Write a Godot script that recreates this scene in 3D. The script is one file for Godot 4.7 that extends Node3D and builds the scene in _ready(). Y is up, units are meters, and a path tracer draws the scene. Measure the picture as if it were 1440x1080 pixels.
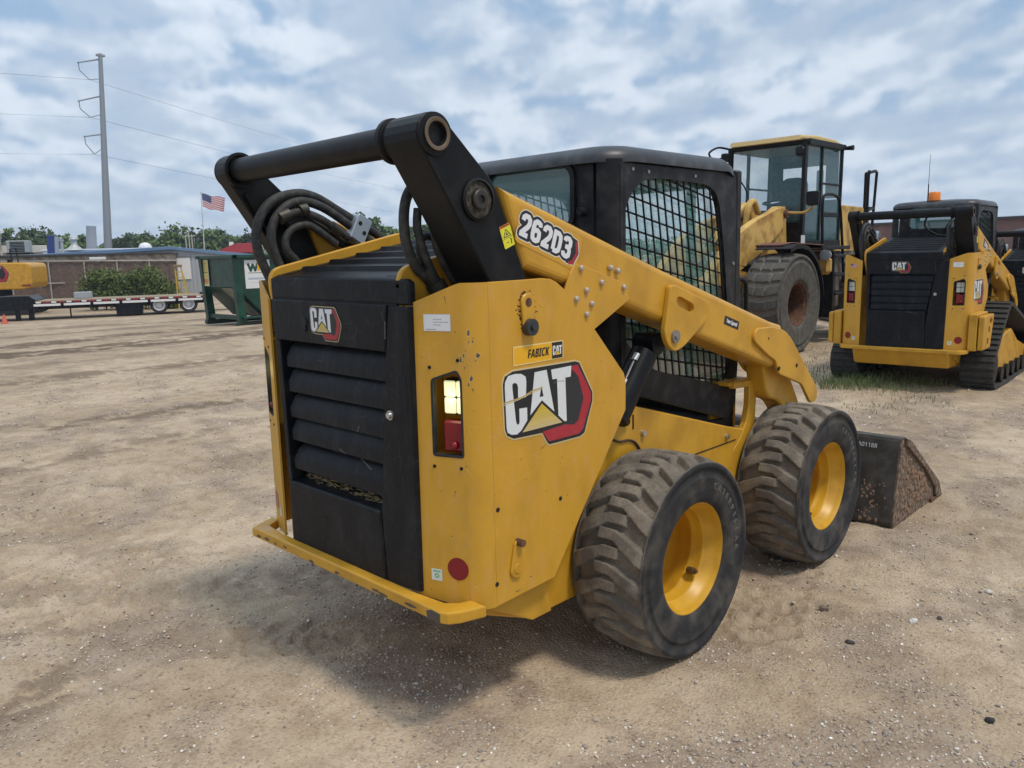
extends Node3D
# ---------- shape helpers ----------
class G:
	var st := SurfaceTool.new()
	var uvf = null
	func _init(f = null):
		st.begin(Mesh.PRIMITIVE_TRIANGLES)
		st.set_smooth_group(-1)
		uvf = f
	func v(p: Vector3):
		if uvf != null: st.set_uv(uvf.call(p))
		st.add_vertex(p)
	func tri(a, b, c):
		v(a); v(c); v(b)
	func quad(a, b, c, d):
		tri(a, b, c); tri(a, c, d)
	func face(pts: Array, inside: Vector3):
		var n: Vector3 = (pts[1] - pts[0]).cross(pts[2] - pts[0])
		var cen := Vector3.ZERO
		for p in pts: cen += p
		cen /= pts.size()
		var flip: bool = n.dot(cen - inside) < 0
		for i in range(1, pts.size() - 1):
			if flip: tri(pts[0], pts[i + 1], pts[i])
			else: tri(pts[0], pts[i], pts[i + 1])
	func box(c: Vector3, s: Vector3, b := 0.0, bas := Basis.IDENTITY):
		var h := s * 0.5
		var cr := func(sx, sy, sz, ax): # corner vertex lying on the face of axis ax
			var q := Vector3(sx * (h.x - (0.0 if ax == 0 else b)), sy * (h.y - (0.0 if ax == 1 else b)), sz * (h.z - (0.0 if ax == 2 else b)))
			return c + bas * q
		for ax in 3:
			for sg in [-1, 1]:
				var pts := []
				for k in [[-1, -1], [1, -1], [1, 1], [-1, 1]]:
					var q := [0, 0, 0]
					q[ax] = sg; q[(ax + 1) % 3] = k[0]; q[(ax + 2) % 3] = k[1]
					pts.append(cr.call(q[0], q[1], q[2], ax))
				face(pts, c)
		if b <= 0: return
		for ax in 3:
			for s1 in [-1, 1]:
				for s2 in [-1, 1]:
					var a1 := (ax + 1) % 3
					var a2 := (ax + 2) % 3
					var p := [0, 0, 0]
					p[a1] = s1; p[a2] = s2; p[ax] = -1
					var q := p.duplicate()
					q[ax] = 1
					face([cr.call(p[0], p[1], p[2], a1), cr.call(q[0], q[1], q[2], a1), cr.call(q[0], q[1], q[2], a2), cr.call(p[0], p[1], p[2], a2)], c)
		for x in [-1, 1]:
			for y in [-1, 1]:
				for z in [-1, 1]:
					face([cr.call(x, y, z, 0), cr.call(x, y, z, 1), cr.call(x, y, z, 2)], c)
	static func ccw(poly) -> PackedVector2Array:
		var p := PackedVector2Array(poly)
		if Geometry2D.is_polygon_clockwise(p): p.reverse()
		var area := 0.0
		for i in p.size(): area += p[i].cross(p[(i + 1) % p.size()])
		if area < 0: p.reverse()
		return p
	static func inset(p: PackedVector2Array, d: float) -> PackedVector2Array:
		var o := PackedVector2Array()
		var n := p.size()
		for i in n:
			var e1 := (p[i] - p[(i + n - 1) % n]).normalized()
			var e2 := (p[(i + 1) % n] - p[i]).normalized()
			var n1 := Vector2(-e1.y, e1.x)
			var n2 := Vector2(-e2.y, e2.x)
			o.append(p[i] + (n1 + n2) / maxf(1.0 + n1.dot(n2), 0.35) * d)
		return o
	func cap(poly: PackedVector2Array, T: Transform3D, d: float, up: bool, holes := []):
		var pieces := [poly]
		for h in holes:
			var cx := 0.0
			for q in h: cx += q.x / h.size()
			var nxt := []
			for pc in pieces:
				for sd in [0, 1]:
					var x0: float = cx - 50.0 * (1 - sd)
					var hp := PackedVector2Array([Vector2(x0, -50), Vector2(x0 + 50, -50), Vector2(x0 + 50, 50), Vector2(x0, 50)])
					for a in Geometry2D.intersect_polygons(pc, hp):
						for b in Geometry2D.clip_polygons(a, PackedVector2Array(h)):
							nxt.append(b)
			pieces = nxt
		for pc in pieces:
			var ix := Geometry2D.triangulate_polygon(pc)
			for i in range(0, ix.size(), 3):
				var a: Vector2 = pc[ix[i]]
				var b: Vector2 = pc[ix[i + 1]]
				var c: Vector2 = pc[ix[i + 2]]
				if ((b - a).cross(c - a) > 0) != up:
					var t := b
					b = c; c = t
				tri(T * Vector3(a.x, a.y, d), T * Vector3(b.x, b.y, d), T * Vector3(c.x, c.y, d))
	func prism(poly, T: Transform3D, d0: float, d1: float, bev := 0.0, seg := 1, holes := []):
		var p := ccw(poly)
		var rings := []
		for k in range(seg, -1, -1):
			if bev <= 0 and k > 0: continue
			var a := PI / 2 * k / seg
			rings.append([inset(p, bev * (1 - cos(a))), d0 + bev - bev * sin(a)])
		for k in range(0, seg + 1):
			if bev <= 0 and k > 0: continue
			var a := PI / 2 * k / seg
			rings.append([inset(p, bev * (1 - cos(a))), d1 - bev + bev * sin(a)])
		for r in rings.size() - 1:
			var A: PackedVector2Array = rings[r][0]
			var B: PackedVector2Array = rings[r + 1][0]
			for i in p.size():
				var j := (i + 1) % p.size()
				quad(T * Vector3(A[i].x, A[i].y, rings[r][1]), T * Vector3(A[j].x, A[j].y, rings[r][1]), T * Vector3(B[j].x, B[j].y, rings[r + 1][1]), T * Vector3(B[i].x, B[i].y, rings[r + 1][1]))
		cap(rings[0][0], T, rings[0][1], false, holes)
		cap(rings[-1][0], T, rings[-1][1], true, holes)
		for h in holes:
			var q := ccw(h)
			for i in q.size():
				var j := (i + 1) % q.size()
				quad(T * Vector3(q[j].x, q[j].y, d0), T * Vector3(q[i].x, q[i].y, d0), T * Vector3(q[i].x, q[i].y, d1), T * Vector3(q[j].x, q[j].y, d1))
	func tube(pts: Array, r, n := 8, caps := true):
		var rings := []
		var u := Vector3.ZERO
		for i in pts.size():
			var t: Vector3 = (pts[mini(i + 1, pts.size() - 1)] - pts[maxi(i - 1, 0)]).normalized()
			if u == Vector3.ZERO: u = t.cross(Vector3.UP if absf(t.y) < 0.9 else Vector3.RIGHT).normalized()
			u = (u - t * u.dot(t)).normalized()
			var w := t.cross(u)
			var rr: float = r[i] if r is Array else r
			var ring := []
			for k in n:
				var a := TAU * k / n
				ring.append(pts[i] + (u * cos(a) + w * sin(a)) * rr)
			rings.append(ring)
		st.set_smooth_group(1)
		for i in rings.size() - 1:
			for k in n:
				var k2 := (k + 1) % n
				quad(rings[i][k], rings[i][k2], rings[i + 1][k2], rings[i + 1][k])
		st.set_smooth_group(-1)
		if caps:
			face(rings[0], pts[1]); face(rings[-1], pts[-2])
	func cyl(a: Vector3, b: Vector3, r0: float, r1 := -1.0, n := 14, caps := true):
		tube([a, b], [r0, r1 if r1 >= 0 else r0], n, caps)
	func lathe(prof: Array, T: Transform3D, n := 32, arc := TAU):
		var grp := 1
		var closed := is_equal_approx(arc, TAU)
		for i in prof.size() - 1:
			if i > 0:
				var e1: Vector2 = (prof[i] - prof[i - 1]).normalized()
				var e2: Vector2 = (prof[i + 1] - prof[i]).normalized()
				if e1.dot(e2) < 0.8: grp += 1
			st.set_smooth_group(grp)
			for k in n:
				var a0 := arc * k / n
				var a1 := arc * ((k + 1) % n if closed else k + 1) / n
				var P := func(q: Vector2, a: float): return T * Vector3(q.x * cos(a), q.x * sin(a), q.y)
				quad(P.call(prof[i], a0), P.call(prof[i], a1), P.call(prof[i + 1], a1), P.call(prof[i + 1], a0))
		st.set_smooth_group(-1)
	func ball(c: Vector3, r: Vector3, n := 10, m := 6):
		st.set_smooth_group(2)
		for j in m:
			for i in n:
				var P := func(a, b): return c + Vector3(r.x * cos(TAU * (a % n) / n) * sin(PI * b / m), r.y * cos(PI * b / m), r.z * sin(TAU * (a % n) / n) * sin(PI * b / m))
				quad(P.call(i, j + 1), P.call(i, j), P.call(i + 1, j), P.call(i + 1, j + 1))
		st.set_smooth_group(-1)
	func sheet(cols: Array, th: float): # cols [x, z, ytop, ybot]; bent upright sheet
		if th > 0:
			cols = cols.duplicate()
			cols.reverse()
			th = -th
		st.set_smooth_group(3)
		for i in cols.size() - 1:
			var a = cols[i]
			var b = cols[i + 1]
			quad(Vector3(a[0], a[3], a[1]), Vector3(b[0], b[3], b[1]), Vector3(b[0], b[2], b[1]), Vector3(a[0], a[2], a[1]))
		st.set_smooth_group(4)
		var inn := []
		for i in cols.size():
			var d := (Vector2(cols[mini(i + 1, cols.size() - 1)][0], cols[mini(i + 1, cols.size() - 1)][1]) - Vector2(cols[maxi(i - 1, 0)][0], cols[maxi(i - 1, 0)][1])).normalized() * th
			inn.append([cols[i][0] - d.y, cols[i][1] + d.x, cols[i][2], cols[i][3]])
		for i in inn.size() - 1:
			var a = inn[i]
			var b = inn[i + 1]
			quad(Vector3(b[0], b[3], b[1]), Vector3(a[0], a[3], a[1]), Vector3(a[0], a[2], a[1]), Vector3(b[0], b[2], b[1]))
			for e in [2, 3]:
				quad(Vector3(cols[i][0], cols[i][e], cols[i][1]), Vector3(cols[i + 1][0], cols[i + 1][e], cols[i + 1][1]), Vector3(b[0], b[e], b[1]), Vector3(a[0], a[e], a[1]))
		st.set_smooth_group(-1)

# ---------- printed marks ----------
class Pic:
	var im: Image
	var w: int
	var h: int
	func _init(ww, hh, c: Color):
		w = ww; h = hh
		im = Image.create(w, h, false, Image.FORMAT_RGBA8)
		im.fill(c)
	func fill(polys: Array, col: Color):
		var y0 := 1e9
		var y1 := -1e9
		for p in polys:
			for q in p:
				y0 = minf(y0, q.y); y1 = maxf(y1, q.y)
		for y in range(maxi(0, int(y0)), mini(h, int(y1) + 1)):
			var cov := {}
			for s in 3:
				var yy := y + (s + 0.5) / 3.0
				var xs := []
				for p in polys:
					for i in p.size():
						var a: Vector2 = p[i]
						var b: Vector2 = p[(i + 1) % p.size()]
						if (a.y <= yy) != (b.y <= yy): xs.append(a.x + (yy - a.y) / (b.y - a.y) * (b.x - a.x))
				xs.sort()
				for i in range(0, xs.size() - 1, 2):
					var xa := clampf(xs[i], 0, w)
					var xb := clampf(xs[i + 1], 0, w)
					for x in range(int(xa), mini(w, int(xb) + 1)):
						var f := minf(xb, x + 1) - maxf(xa, x)
						if f > 0: cov[x] = cov.get(x, 0.0) + f / 3.0
			for x in cov:
				im.set_pixel(x, y, im.get_pixel(x, y).lerp(Color(col.r, col.g, col.b), minf(cov[x], 1.0) * col.a))
	func line(pts, wd: float, col: Color, rounded := true):
		fill(Geometry2D.offset_polyline(PackedVector2Array(pts), wd / 2, Geometry2D.JOIN_ROUND if rounded else Geometry2D.JOIN_MITER, Geometry2D.END_ROUND if rounded else Geometry2D.END_BUTT), col)
	func rect(x, y, ww, hh, col: Color):
		fill([PackedVector2Array([Vector2(x, y), Vector2(x + ww, y), Vector2(x + ww, y + hh), Vector2(x, y + hh)])], col)
	func poly(flat: Array, col: Color, more := []): # unit coordinates, y up
		var ps := [unit(flat)]
		for m in more: ps.append(unit(m))
		fill(ps, col)
	func unit(flat: Array) -> PackedVector2Array:
		var p := PackedVector2Array()
		for i in range(0, flat.size(), 2): p.append(Vector2(flat[i] * w, (1 - flat[i + 1]) * h))
		return p
	func grain(amount: float, sd: int):
		var r := RandomNumberGenerator.new()
		r.seed = sd
		for y in h:
			for x in w:
				var k := 1.0 + amount * (r.randf() - 0.5)
				var c := im.get_pixel(x, y)
				im.set_pixel(x, y, Color(c.r * k, c.g * k, c.b * k))
	func tex() -> ImageTexture:
		return ImageTexture.create_from_image(im)

var rng := RandomNumberGenerator.new()
var taken := {}
var mats := {}
const TR := Basis(Vector3(0, 0, 1), Vector3(0, 1, 0), Vector3(-1, 0, 0)) # local x,y on a rear face, z out towards the rear

static func V2(flat: Array) -> PackedVector2Array:
	var p := PackedVector2Array()
	for i in range(0, flat.size(), 2): p.append(Vector2(flat[i], flat[i + 1]))
	return p

static func rrect(x0: float, y0: float, x1: float, y1: float, r: float, n := 4) -> PackedVector2Array:
	var p := PackedVector2Array()
	for c in [[x1 - r, y1 - r, 0], [x0 + r, y1 - r, 1], [x0 + r, y0 + r, 2], [x1 - r, y0 + r, 3]]:
		for k in n + 1:
			var a: float = PI / 2 * (c[2] + float(k) / n)
			p.append(Vector2(c[0] + r * cos(a), c[1] + r * sin(a)))
	return p

static func round_poly(poly, r: float, n := 4) -> PackedVector2Array:
	var p := PackedVector2Array(poly)
	var o := PackedVector2Array()
	var m := p.size()
	for i in m:
		var a := p[(i + m - 1) % m]
		var b := p[i]
		var c := p[(i + 1) % m]
		var l := minf(r, 0.45 * minf(a.distance_to(b), b.distance_to(c)))
		var q0 := b + (a - b).normalized() * l
		var q1 := b + (c - b).normalized() * l
		for k in n + 1:
			var t := float(k) / n
			o.append(q0.lerp(b, t).lerp(b.lerp(q1, t), t))
	return o

static func circ(c: Vector2, r: float, n := 16) -> PackedVector2Array:
	var p := PackedVector2Array()
	for k in n: p.append(c + Vector2(cos(TAU * k / n), sin(TAU * k / n)) * r)
	return p

static func curve(pts: Array, sub := 5) -> Array:
	var o := []
	for i in pts.size() - 1:
		var p0: Vector3 = pts[maxi(i - 1, 0)]
		var p3: Vector3 = pts[mini(i + 2, pts.size() - 1)]
		for k in sub: o.append(pts[i].cubic_interpolate(pts[i + 1], p0, p3, float(k) / sub))
	o.append(pts[-1])
	return o

static func path(flat: Array, z: float) -> Array:
	var o := []
	for i in range(0, flat.size(), 2): o.append(Vector3(flat[i], flat[i + 1], z))
	return o

func numbered(n: String) -> String:
	taken[n] = taken.get(n, 0) + 1
	return n if taken[n] == 1 else "%s_%03d" % [n, taken[n] - 1]

func tag(o: Node3D, label: String, cat: String, group := ""):
	o.set_meta("label", label); o.set_meta("category", cat)
	if group: o.set_meta("group", group)
	return o

func thing(called: String, label: String, cat: String, group := "", at := Vector3.ZERO) -> Node3D:
	var o := Node3D.new()
	o.name = numbered(called)
	add_child(o, true)
	o.position = at
	return tag(o, label, cat, group)

func put(g: G, called: String, m: Material, parent: Node3D = null) -> MeshInstance3D:
	g.st.generate_normals()
	g.st.index()
	return put_mesh(g.st.commit(), called, m, parent)

func put_mesh(mesh: Mesh, called: String, m: Material, parent: Node3D = null) -> MeshInstance3D:
	var o := MeshInstance3D.new()
	o.mesh = mesh
	o.material_override = m
	if parent == null:
		o.name = numbered(called)
		add_child(o, true)
	else:
		o.name = called
		parent.add_child(o, true)
	return o

# short round pieces, each a part of its own: [from, to, radius, radius at the end, sides]
func studs(list: Array, called: String, m: Material, parent: Node3D):
	for q in list:
		var g := G.new()
		g.cyl(q[0], q[1], q[2], q[3], q[4])
		put(g, called, m, parent)

static func lin(r: float, g: float, b: float) -> Color:
	return Color(r, g, b).linear_to_srgb()

func noise_tex(freq: float, c0: Color, c1: Color, sd: int, size := 512, oct := 5, mid := 0.5) -> NoiseTexture2D:
	var n := FastNoiseLite.new()
	n.seed = sd; n.frequency = freq; n.fractal_octaves = oct; n.noise_type = FastNoiseLite.TYPE_SIMPLEX_SMOOTH
	var t := NoiseTexture2D.new()
	t.width = size; t.height = size; t.seamless = true; t.noise = n
	var gr := Gradient.new()
	gr.offsets = PackedFloat32Array([mid - 0.25, mid + 0.25])
	gr.colors = PackedColorArray([c0, c1])
	t.color_ramp = gr
	return t

func mk(called: String, col: Color, rough: float, metal := 0.0, tex: Texture2D = null, sc := 1.0, rtex: Texture2D = null) -> StandardMaterial3D:
	if mats.has(called): return mats[called]
	var m := StandardMaterial3D.new()
	m.resource_name = called
	m.albedo_color = col
	m.roughness = rough
	m.metallic = metal
	if tex:
		m.albedo_texture = tex
		m.uv1_triplanar = true
		m.uv1_scale = Vector3.ONE * sc
	if rtex:
		m.roughness_texture = rtex
		m.uv1_triplanar = true
		m.uv1_scale = Vector3.ONE * sc
	mats[called] = m
	return m

func glass(called: String, col: Color, alpha: float) -> StandardMaterial3D:
	if mats.has(called): return mats[called]
	var m := StandardMaterial3D.new()
	m.transparency = BaseMaterial3D.TRANSPARENCY_ALPHA
	m.albedo_color = Color(col.r, col.g, col.b, alpha)
	m.roughness = 0.04
	mats[called] = m
	return m

# a printed sheet: polygon in T's own x,y plane at depth d, the picture laid over rect
func sticker(called: String, poly, T: Transform3D, d: float, tex: Texture2D, rect: Rect2, parent: Node3D, rough := 0.4) -> MeshInstance3D:
	var inv := T.affine_inverse()
	var g := G.new(func(p: Vector3):
		var q := inv * p
		return Vector2((q.x - rect.position.x) / rect.size.x, 1.0 - (q.y - rect.position.y) / rect.size.y))
	g.cap(G.ccw(poly), T, d, true)
	var key := "print_%d" % tex.get_instance_id()
	if not mats.has(key):
		var m := StandardMaterial3D.new()
		m.albedo_texture = tex
		m.roughness = rough
		m.texture_repeat = false
		mats[key] = m
	return put(g, called, mats[key], parent)

func words(s: String, cap_h: float, T: Transform3D, m: Material, parent: Node3D, called := "lettering", bold := true, depth := 0.0015) -> MeshInstance3D:
	var t := TextMesh.new()
	var f := SystemFont.new()
	f.font_names = PackedStringArray(["Droid Sans"])
	f.font_weight = 700 if bold else 400
	t.font = f
	t.text = s
	t.font_size = 64
	t.pixel_size = cap_h / 45.7
	t.depth = depth
	t.curve_step = 1.0
	var o := put_mesh(t, called, m, parent)
	o.transform = T
	return o
# ---------- ground ----------
var fn1 := FastNoiseLite.new()
var fn2 := FastNoiseLite.new()
var ruts := []

static func slope(z: float) -> float:
	var t := clampf((-z - 5.0) / 36.0, 0.0, 1.0)
	return -1.1 * t * t * (3 - 2 * t)

func rut_at(x: float, z: float) -> Array: # [depth, dampness]
	var d := 0.0
	var wet := 0.0
	var p := Vector2(x, z)
	for r in ruts:
		if not r.box.has_point(p): continue
		var best := 1e9
		var run := 0.0
		var s_at := 0.0
		var side := 0.0
		for i in r.pts.size() - 1:
			var q := Geometry2D.get_closest_point_to_segment(p, r.pts[i], r.pts[i + 1])
			var dd := q.distance_to(p)
			if dd < best:
				best = dd
				s_at = run + q.distance_to(r.pts[i])
				side = signf((r.pts[i + 1] - r.pts[i]).cross(p - r.pts[i])) * dd
			run += r.pts[i].distance_to(r.pts[i + 1])
		var wob: float = 1.0 + 0.5 * fn1.get_noise_2d(x * 3.0, z * 3.0)
		var k := clampf(1.0 - best / (r.w * wob), 0.0, 1.0)
		if k <= 0: continue
		k = k * k * (3 - 2 * k)
		var rough: float = fn2.get_noise_2d(x * r.f * 0.6, z * r.f)
		var fine: float = fn1.get_noise_2d(x * r.f * 3.0 + 9, z * r.f * 3.0)
		d += k * r.d * (0.5 * rough - 0.7 * absf(fine))
		if r.tread > 0 and absf(side) < r.tread: # pressed by a passing tyre
			var patch := smoothstep(-0.4, 0.0, fn1.get_noise_2d(x * 0.9 + 70, z * 0.9))
			var lug := lug0(s_at / 0.135, side / r.tread)
			d -= 0.017 * lug * patch
			wet = maxf(wet, 0.35 * lug * patch)
		wet = maxf(wet, r.wet * minf(k * 1.8, 1.0) * smoothstep(-0.22, 0.18, rough + 0.5 * fine + (k - 0.5) * 0.45))
	return [d, wet]

func ground_y(x: float, z: float) -> float:
	var y := slope(z)
	var near := clampf(1.2 - Vector2(x, z).length() / 45.0, 0.0, 1.0)
	y += near * (0.016 * fn1.get_noise_2d(x * 0.9, z * 0.9) + 0.007 * fn2.get_noise_2d(x * 4.0, z * 4.0) + 0.004 * fn2.get_noise_2d(x * 17.0, z * 17.0))
	return y + rut_at(x, z)[0]

func add_rut(flat: Array, w: float, d: float, wet: float, f := 6.0, tread := 0.0):
	var pts := []
	var b := Rect2(Vector2(flat[0], flat[1]), Vector2.ZERO)
	for i in range(0, flat.size(), 2):
		pts.append(Vector2(flat[i], flat[i + 1]))
		b = b.expand(pts[-1])
	ruts.append({"pts": pts, "w": w, "d": d, "wet": wet, "f": f, "tread": tread, "box": b.grow(w * 1.6)})

func build_ground():
	fn1.seed = 11; fn1.frequency = 0.8; fn1.fractal_octaves = 4
	fn2.seed = 5; fn2.frequency = 1.0; fn2.fractal_octaves = 4
	add_rut([-4.0, -17.2, 1.7, -16.5, 3.3, -16.2, 5.4, -16.4, 7.5, -15.9], 2.0, 0.10, 1.0, 0.9)
	add_rut([-2.0, -20.6, 2.4, -20.0, 4.0, -20.3], 1.7, 0.08, 0.9, 0.9)
	add_rut([3.6, -20.8, 5.2, -21.4, 7.0, -21.6], 1.6, 0.08, 0.9, 0.9)
	add_rut([0.0, -33.0, 5.3, -32.5, 7.7, -33.3, 12.0, -30.0], 2.4, 0.05, 0.6, 0.5)
	add_rut([1.0, -27.4, 7.0, -26.9, 13.0, -25.0], 2.0, 0.05, 0.55, 0.5)
	add_rut([6.5, -18.5, 9.0, -18.9, 13.0, -18.2], 1.6, 0.05, 0.7, 0.9)
	add_rut([-3.0, -13.6, 0.0, -13.0, 3.0, -12.8], 1.1, 0.03, 0.4, 1.2)
	add_rut([-2.0, -11.0, 0.3, -10.5, 2.0, -10.4, 3.6, -10.1, 6.0, -10.4], 0.75, 0.05, 0.7, 1.6)
	add_rut([-0.2, -6.2, 0.4, -6.15, 0.8, -6.05, 1.5, -6.1], 0.4, 0.035, 0.75, 3.0)
	add_rut([-2.0, -6.9, -1.2, -6.6, -0.4, -6.5], 0.5, 0.03, 0.4, 3.0)
	add_rut([-1.6, -4.5, -1.1, -4.5, -0.5, -4.7, 0.5, -4.75], 0.3, 0.035, 0.6, 4.0)
	add_rut([-1.1, -4.3, -1.14, -2.9, -1.12, -2.2, -1.1, -1.8], 0.36, 0.03, 0.45, 5.0, 0.19)
	add_rut([-2.1, -2.3, -1.7, -2.0, -1.35, -1.62, -1.1, -1.27, -0.8, -1.08, -0.3, -0.75], 0.32, 0.03, 0.5, 6.0, 0.17)
	add_rut([-1.75, -1.5, -1.45, -1.1, -1.25, -0.75, -0.9, -0.4], 0.24, 0.03, 0.4, 7.0, 0.16)
	add_rut([-2.1, -0.7, -1.9, -0.76, -1.8, -0.9], 0.18, 0.04, 0.9, 8.0)
	add_rut([0.42, 0.78, 0.57, 0.9, 0.72, 1.06], 0.16, 0.04, 0.6, 9.0)
	add_rut([0.3, 0.95, 0.75, 0.80, 1.6, 0.62, 2.6, 0.45], 0.25, 0.02, 0.3, 8.0, 0.16)
	add_rut([-0.6, -3.6, 1.2, -3.0, 2.5, -2.6], 0.3, 0.02, 0.3, 5.0, 0.17)
	add_rut([-2.0, -3.3, -0.6, -3.2, 0.4, -3.5], 0.3, 0.02, 0.3, 5.0, 0.17)
	add_rut([2.6, 1.6, 4.0, 0.4, 6.0, -0.2], 0.5, 0.03, 0.3, 4.0)
	add_rut([0.9, 1.9, 1.8, 1.5, 3.0, 1.1], 0.35, 0.03, 0.3, 5.0)
	var c := Vector2(-2.5586, 2.3861)
	var angs := []
	var mid := -0.7756
	for i in 301: angs.append(mid + deg_to_rad(-45.0 + 0.3 * i))
	for i in range(1, 45): angs.append(mid + deg_to_rad(45.0 + 6.0 * i))
	var rad := [0.0]
	var r := 0.6
	while r < 900.0:
		rad.append(r)
		r *= 1.0085 if r < 7 else (1.0128 if r < 60 else 1.06)
	var na := angs.size()
	var nr := rad.size()
	var vs := PackedVector3Array()
	var cs := PackedColorArray()
	var ns := PackedVector3Array()
	var ix := PackedInt32Array()
	vs.resize(na * nr); cs.resize(na * nr); ns.resize(na * nr)
	var dry := Color(0.445, 0.35, 0.245)
	var pale := Color(0.535, 0.43, 0.31)
	var grey := Color(0.36, 0.285, 0.22)
	var damp := Color(0.165, 0.122, 0.088)
	for i in nr:
		for j in na:
			var x: float = c.x + cos(angs[j]) * rad[i]
			var z: float = c.y + sin(angs[j]) * rad[i]
			vs[i * na + j] = Vector3(x, ground_y(x, z), z)
			var k := fn1.get_noise_2d(x * 0.55 + 31, z * 0.8)
			var k2 := fn2.get_noise_2d(x * 1.3 - 7, z * 1.3 + 9)
			var k3 := fn2.get_noise_2d(x * 0.12 + 50, z * 0.35)
			var col := dry.lerp(pale, clampf(k * 1.7 + 0.4 + k3 * 0.8, 0, 1))
			col = col.lerp(grey, clampf(k2 * 2.2 + 0.05 - k3 * 0.9, 0, 0.9))
			col = col.lerp(damp, minf(rut_at(x, z)[1], 0.95) * (0.7 if rad[i] < 7.0 else 1.0))
			cs[i * na + j] = col
	for i in nr:
		for j in na:
			var a := vs[mini(i + 1, nr - 1) * na + j] - vs[maxi(i - 1, 0) * na + j]
			var b := vs[i * na + (j + 1) % na] - vs[i * na + (j + na - 1) % na]
			var n := b.cross(a)
			if n.y < 0: n = -n
			ns[i * na + j] = n.normalized() if n.length() > 1e-9 else Vector3.UP
	for i in nr - 1:
		for j in na:
			var a := i * na + j
			var b := i * na + (j + 1) % na
			ix.append_array([a, a + na, b, b, a + na, b + na])
	var arr := []
	arr.resize(Mesh.ARRAY_MAX)
	arr[Mesh.ARRAY_VERTEX] = vs; arr[Mesh.ARRAY_COLOR] = cs; arr[Mesh.ARRAY_NORMAL] = ns; arr[Mesh.ARRAY_INDEX] = ix
	var am := ArrayMesh.new()
	am.add_surface_from_arrays(Mesh.PRIMITIVE_TRIANGLES, arr)
	var m := StandardMaterial3D.new()
	m.vertex_color_use_as_albedo = true
	m.roughness = 0.95
	m.metallic_specular = 0.2
	var cell := FastNoiseLite.new()
	cell.seed = 3; cell.noise_type = FastNoiseLite.TYPE_CELLULAR; cell.frequency = 0.16
	cell.cellular_return_type = FastNoiseLite.RETURN_CELL_VALUE; cell.fractal_type = FastNoiseLite.FRACTAL_NONE
	var t := NoiseTexture2D.new()
	t.width = 1024; t.height = 1024; t.seamless = true; t.noise = cell; t.normalize = true
	var gr := Gradient.new()
	gr.offsets = PackedFloat32Array([0.0, 0.22, 0.55, 0.85, 0.95, 1.0])
	gr.colors = PackedColorArray([lin(0.70, 0.68, 0.66), lin(0.87, 0.86, 0.85), lin(0.93, 0.92, 0.92), lin(0.98, 0.98, 0.98), lin(1, 1, 1), lin(1, 1, 1)])
	t.color_ramp = gr
	m.albedo_texture = t
	m.uv1_triplanar = true; m.uv1_world_triplanar = true
	m.uv1_scale = Vector3.ONE * 0.62
	var hn := FastNoiseLite.new()
	hn.seed = 8; hn.frequency = 0.1; hn.fractal_octaves = 4
	var ht := NoiseTexture2D.new()
	ht.width = 1024; ht.height = 1024; ht.seamless = true; ht.noise = hn
	m.heightmap_enabled = true
	m.heightmap_texture = ht
	m.heightmap_scale = 0.6
	m.detail_enabled = true
	m.detail_blend_mode = BaseMaterial3D.BLEND_MODE_MUL
	m.detail_uv_layer = BaseMaterial3D.DETAIL_UV_2
	m.uv2_triplanar = true; m.uv2_world_triplanar = true
	m.uv2_scale = Vector3.ONE * 0.23
	m.detail_albedo = noise_tex(0.02, lin(0.78, 0.75, 0.72), lin(1, 1, 1), 21, 1024, 7, 0.36)
	var go := put_mesh(am, "ground", m)
	go.set_meta("kind", "structure")
	tag(go, "dry tan dirt and gravel yard with dark wheel ruts", "ground")
	# loose pebbles
	var st := G.new()
	st.ball(Vector3.ZERO, Vector3.ONE, 6, 4)
	st.st.generate_normals()
	var pm := st.st.commit()
	var mm := MultiMesh.new()
	mm.transform_format = MultiMesh.TRANSFORM_3D
	mm.use_colors = true
	mm.mesh = pm
	mm.instance_count = 52000
	var rr := RandomNumberGenerator.new()
	rr.seed = 77
	var tones := [Color(0.44, 0.36, 0.26), Color(0.36, 0.30, 0.24), Color(0.5, 0.44, 0.36), Color(0.30, 0.24, 0.19), Color(0.40, 0.31, 0.24), Color(0.58, 0.54, 0.48), Color(0.26, 0.22, 0.19)]
	var i := 0
	while i < mm.instance_count:
		var a := mid + deg_to_rad(rr.randf_range(-44, 44))
		var d := 1.1 * pow(12.0, rr.randf())
		var x := c.x + cos(a) * d
		var z := c.y + sin(a) * d
		var k := fn2.get_noise_2d(x * 1.3 - 7, z * 1.3 + 9)
		if rr.randf() > 0.45 + k * 1.3: continue
		var s := 0.0018 + 0.0042 * pow(rr.randf(), 2.5) + (0.006 * rr.randf() if rr.randf() < 0.03 else 0.0)
		if d > 4: s *= 1.0 + (d - 4) * 0.1
		var b := Basis.from_euler(Vector3(rr.randf_range(-0.5, 0.5), rr.randf() * TAU, rr.randf_range(-0.5, 0.5))).scaled_local(Vector3(s * rr.randf_range(0.8, 1.6), s * rr.randf_range(0.5, 0.9), s))
		mm.set_instance_transform(i, Transform3D(b, Vector3(x, ground_y(x, z) + s * 0.3, z)))
		var tn: Color = tones[rr.randi() % 7]
		if rr.randf() < 0.012: tn = Color(0.75, 0.72, 0.66)
		mm.set_instance_color(i, tn * rr.randf_range(0.85, 1.25))
		i += 1
	var mi := MultiMeshInstance3D.new()
	mi.multimesh = mm
	mi.name = "gravel"
	var pmat := StandardMaterial3D.new()
	pmat.vertex_color_use_as_albedo = true
	pmat.roughness = 0.9
	mi.material_override = pmat
	mi.set_meta("kind", "stuff")
	add_child(mi)
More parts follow.
